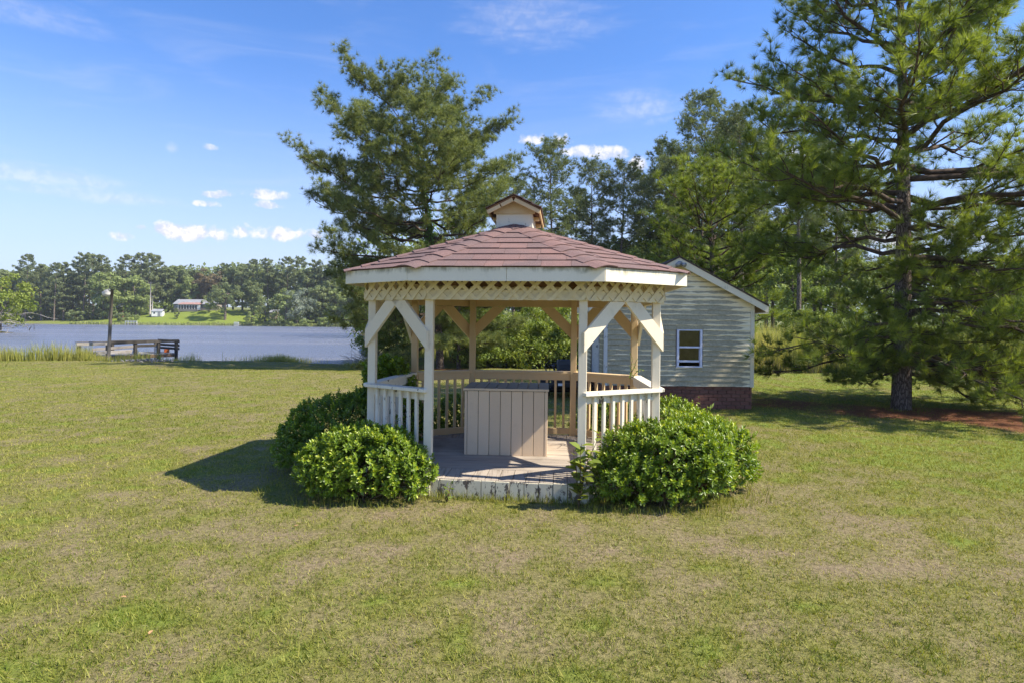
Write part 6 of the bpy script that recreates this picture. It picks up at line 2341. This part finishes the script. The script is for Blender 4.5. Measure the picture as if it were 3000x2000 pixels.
# ------------------------------------------------------------------ turf, reeds, straw
def blades(name, x, y, z, h, wdt, lean, mat, rng, tint, seg2=False):
    n = len(x)
    a = rng.random(n) * 2 * np.pi
    side = np.stack([np.cos(a), np.sin(a), 0 * a], -1) * (wdt / 2)[:, None]
    b = rng.random(n) * 2 * np.pi
    out = np.stack([np.cos(b), np.sin(b), 0 * b], -1)
    p = np.stack([x, y, z], -1)
    tip = p + out * (h * np.sin(lean))[:, None] + np.array([0, 0, 1.0]) * (h * np.cos(lean))[:, None]
    if seg2:
        mid = p + out * (h * np.sin(lean) * .32)[:, None] + np.array([0, 0, 1.0]) * (h * np.cos(lean) * .62)[:, None]
        V = np.stack([p - side, p + side, mid + side * .75, mid - side * .75, tip], 1).reshape(-1, 3)
        k = np.arange(n)[:, None] * 5
        return mesh_np(name, V, tri=k + np.array([[3, 2, 4]]), quad=k + np.array([[0, 1, 2, 3]]), mats=mat, attrs={'tint': np.repeat(np.clip(tint, 0, 1), 5)})
    V = np.stack([p - side, p + side, tip], 1).reshape(-1, 3)
    return mesh_np(name, V, tri=np.arange(n * 3).reshape(-1, 3), mats=mat, attrs={'tint': np.repeat(np.clip(tint, 0, 1), 3)})


def turf_points(n, d0, d1, power, rng):
    """points over the wedge of lawn in view (and some way beside it), thinning with distance"""
    u = rng.random(n)
    d = (d0 ** power + u * (d1 ** power - d0 ** power)) ** (1 / power)
    x = (rng.random(n) * 2 - 1) * (0.95 * d + 0.8)
    return x, d


dpw = [(p.x, p.y) for p in outset(0.08)]
if sum(dpw[i][0] * dpw[(i + 1) % 8][1] - dpw[(i + 1) % 8][0] * dpw[i][1] for i in range(8)) < 0:
    dpw = dpw[::-1]


def off_gazebo(x, y):
    ins = np.ones(len(x), bool)
    for i in range(8):
        ax_, ay_ = dpw[i]
        bx_, by_ = dpw[(i + 1) % 8]
        ins &= ((bx_ - ax_) * (y - ay_) - (by_ - ay_) * (x - ax_)) > 0
    sh = (x > SX0 - .02) & (x < SX1 + .02) & (y > SY0) & (y < SY1)
    return ~ins & ~sh


rng = np.random.default_rng(101)
# tufts: a few blades springing from one spot, sharing a colour
NB = 4
x, y = turf_points(225000, 2.3, 33.0, 0.62, rng)
ok = off_gazebo(x, y) & (y < lawn_edge(x) - .2)
x, y = x[ok], y[ok]
pt_ = patch(x, y)
st_ = straw_mask(x, y)
ok = (rng.random(len(x)) < 0.42 + 0.70 * np.clip(pt_, 0, 1)) & (rng.random(len(x)) > st_ * .93)
x, y, pt_ = x[ok], y[ok], pt_[ok]
n = len(x)
hue = fbm(x + 5, y, 0.35, 2)
tt = 0.08 + 0.96 * rng.random(n) ** 1.2 * (1.12 - .38 * np.minimum(pt_, 1)) + .35 * (hue - .5)
th_ = (0.023 + 0.034 * rng.random(n) ** 1.5) * (0.62 + 0.48 * pt_)
th_ = np.where(rng.random(n) < 0.025, th_ * 1.9, th_)
x, y, pt_, tt, th_ = (np.repeat(q, NB) for q in (x, y, pt_, tt, th_))
n = len(x)
far = sstep(y, 3, 14)
sp_ = 0.011 * (1 + 1.5 * far)
x = x + rng.normal(0, 1, n) * sp_
y = y + rng.normal(0, 1, n) * sp_
h = th_ * rng.uniform(.6, 1.15, n) * (1 - .10 * far)
wdt = (0.0046 + 0.0036 * rng.random(n)) * (1 + 1.0 * far)
z = height(x, y)
tint = tt + rng.normal(0, .10, n)
gr = obj('grass', blades('grass', x, y, z - .003, h, wdt, 0.30 + 0.90 * rng.random(n), M['grass'], rng, tint))
tag(gr, 'short mown lawn grass with thin straw-coloured patches', 'grass', None, 'stuff')

x, y = turf_points(150000, 2.3, 17, 0.62, rng)
ok = off_gazebo(x, y)
x, y = x[ok], y[ok]
pt_ = patch(x, y)
ok = (rng.random(len(x)) < 0.9 - 0.75 * np.minimum(pt_, 1)) & (rng.random(len(x)) > straw_mask(x, y) * .9)
x, y = x[ok], y[ok]
n = len(x)
far = sstep(y, 3, 12)
th = obj('thatch', blades('thatch', x, y, height(x, y) + .002 + .010 * rng.random(n), .028 + .040 * rng.random(n), (.0022 + .0018 * rng.random(n)) * (1 + far), 1.22 + .30 * rng.random(n), M['thatch'], rng, rng.random(n)))
tag(th, 'dry tan thatch lying between the grass blades', 'thatch', None, 'stuff')

# longer grass against the gazebo, under the shrubs and round the big trunk
xs, ys = [], []
for k in range(8):
    a, b = ds[k], ds[(k + 1) % 8]
    nrm_ = ((a + b) / 2 - cen).normalized()
    m = 620
    t = rng.random(m)
    o_ = 0.035 + 0.09 * rng.random(m) ** 1.8
    xs.append(a.x + (b.x - a.x) * t + nrm_.x * o_)
    ys.append(a.y + (b.y - a.y) * t + nrm_.y * o_)
for (cx_, cy_, rx_, ry_, m) in ((-1.55, 6.6, .8, .5, 700), (-2.3, 7.7, .8, .8, 700), (1.5, 6.4, .85, .5, 800), (2.3, 6.9, .6, .6, 500), (BPX.x, 14.1, .6, .5, 300), (1.4, 15.7, .7, .8, 500)):
    a = rng.random(m) * 6.28
    r = rng.uniform(.55, 1.05, m)
    xs.append(cx_ + rx_ * r * np.cos(a))
    ys.append(cy_ + ry_ * r * np.sin(a))
x, y = np.concatenate(xs), np.concatenate(ys)
n = len(x)
tg = obj('long_grass', blades('long_grass', x, y, height(x, y) - .003, .04 + .10 * rng.random(n) ** 1.6, .004 + .003 * rng.random(n), .10 + .75 * rng.random(n), M['grass'], rng, .05 + .6 * rng.random(n), True))
tag(tg, 'longer unmown grass along the foot of the gazebo and shrubs', 'grass', None, 'stuff')

# pine straw
m = 110000
x = rng.uniform(4.5, 17, m)
y = rng.uniform(9.6, 16.8, m)
ok = rng.random(m) < straw_mask(x, y) ** 1.2
x, y = x[ok], y[ok]
x2 = rng.normal(-3.4, 1.1, 6000)
y2 = rng.normal(28.0, .8, 6000)
ok = rng.random(6000) < straw_mask(x2, y2)
x, y = np.concatenate([x, x2[ok]]), np.concatenate([y, y2[ok]])
n = len(x)
ps = obj('pine_straw', blades('pine_straw', x, y, height(x, y) + .004 + .02 * rng.random(n), .10 + .10 * rng.random(n), .004 + .003 * rng.random(n), 1.32 + .22 * rng.random(n), M['straw'], rng, rng.random(n) ** 1.5))
tag(ps, 'red-brown pine straw spread under the pines', 'pine straw', None, 'stuff')

# reeds: left shore, marsh beyond the creek
def reeds(name, label, xs, ys, hmin, hmax, wd, tint_lo, seed, lean=.28, zoff=-.02, mat=None, holes=0.0):
    rng = np.random.default_rng(seed)
    kp = rng.random(len(xs)) > holes * sstep(vnoise(xs + 7, ys * 1.3, .55), .42, .60)
    xs, ys = xs[kp], ys[kp]
    n = len(xs)
    cl = vnoise(xs, ys, 1.1)
    hh = (hmin + (hmax - hmin) * rng.random(n) ** .8) * (.55 + .7 * cl)
    z = np.maximum(height(xs, ys), WATER_Z - .2) + zoff
    o = obj(name, blades(name, xs, ys, z, hh, wd * rng.uniform(.7, 1.4, n), lean * rng.random(n) + .03, mat or M['reed'], rng, tint_lo + (1 - tint_lo) * (0.35 * rng.random(n) + 1.0 * (vnoise(xs, ys, .7) - .15)), True))
    return tag(o, label, 'reeds', None, 'stuff')


rng = np.random.default_rng(55)
m = 9000
x = rng.uniform(-30, -19.2, m)
y = lawn_edge(x) + rng.uniform(-.1, 1.7, m)
reeds('shore_reeds', 'yellow-green reeds along the near shore left of the dock', x, y, .5, 1.0, .020, .25, 1)
m = 3200
x = np.concatenate([rng.uniform(-19.5, -15.4, m // 2), rng.normal(-12.6, .9, m // 2)])
y = lawn_edge(x) + rng.uniform(-.1, .9, m)
reeds('bank_grass', 'tufts of bright grass at the water edge right of the dock', x, y, .18, .6, .018, .05, 2)
m = 17000
x = rng.uniform(5, 32, m)
y = 30.3 + 9 * rng.random(m) ** 1.3
reeds('marsh_reeds', 'tall yellow-green reeds of the marsh beyond the creek right of the shed', x, y, .7, 1.9, .030, .0, 3, holes=.9)
m = 6000
x = rng.uniform(-6.5, 5.2, m)
y = 30.6 + 6 * rng.random(m) ** 1.2
ok = (x > -.235 * y + 1.2)
reeds('marsh_grass', 'rough marsh grass between the shrubs behind the gazebo', x[ok], y[ok], .25, 0.7, .026, .1, 4, holes=.8)
m = 5000
x = rng.uniform(-150, 0, m)
y = 213 + .05 * (x + 150) + 3 * np.sin(x * .05) + rng.uniform(-2.2, 1.5, m)
reeds('far_reeds', 'pale band of reeds along the far waterline', x, y, .5, 1.4, .30, .1, 5, zoff=.0, mat=M['far_grass'])

# fallen leaves on the lawn
lm = leaves_mesh('fallen_leaf', np.array([[0, 0, 0.012]]), np.array([[0, .1, 1.]]), np.array([[0, 1., .15]]), np.array([.042]), M['leaf_litter'], rng, np.array([.5]), .6, .4)
for k, (x_, y_) in enumerate([(-2.12, 3.62), (-2.55, 4.1), (-2.9, 3.45), (-1.95, 5.55)]):
    o = obj('fallen_leaf', lm, None, (x_, y_, float(height(x_, y_)) + .012), k * 1.7)
    tag(o, ['tan fallen leaf on the thin turf, lower left foreground', 'small tan leaf further out on the left foreground lawn', 'tan leaf nearest the left foreground corner', 'tan leaf on the bare patch left of the gazebo'][k], 'leaf', 'fallen leaves on the lawn')

# ------------------------------------------------------------------ the air: thin summer haze
hm, ht, ho = new_mat('thin_haze')
hv = ht.node('ShaderNodeVolumePrincipled', {'Color': (0.86, 0.92, 1.0, 1), 'Density': 0.00026, 'Anisotropy': 0.2})
ht.l.new(hv.outputs[0], ho.inputs['Volume'])
hz_o = obj('haze', MB().box((0, 1100, 16.5), (3900, 3100, 39)).build('air', hm).data)
bpy.data.objects.remove(bpy.data.objects['air'])
tag(hz_o, 'thin summer haze over the pond and far shore', None, None, 'stuff')
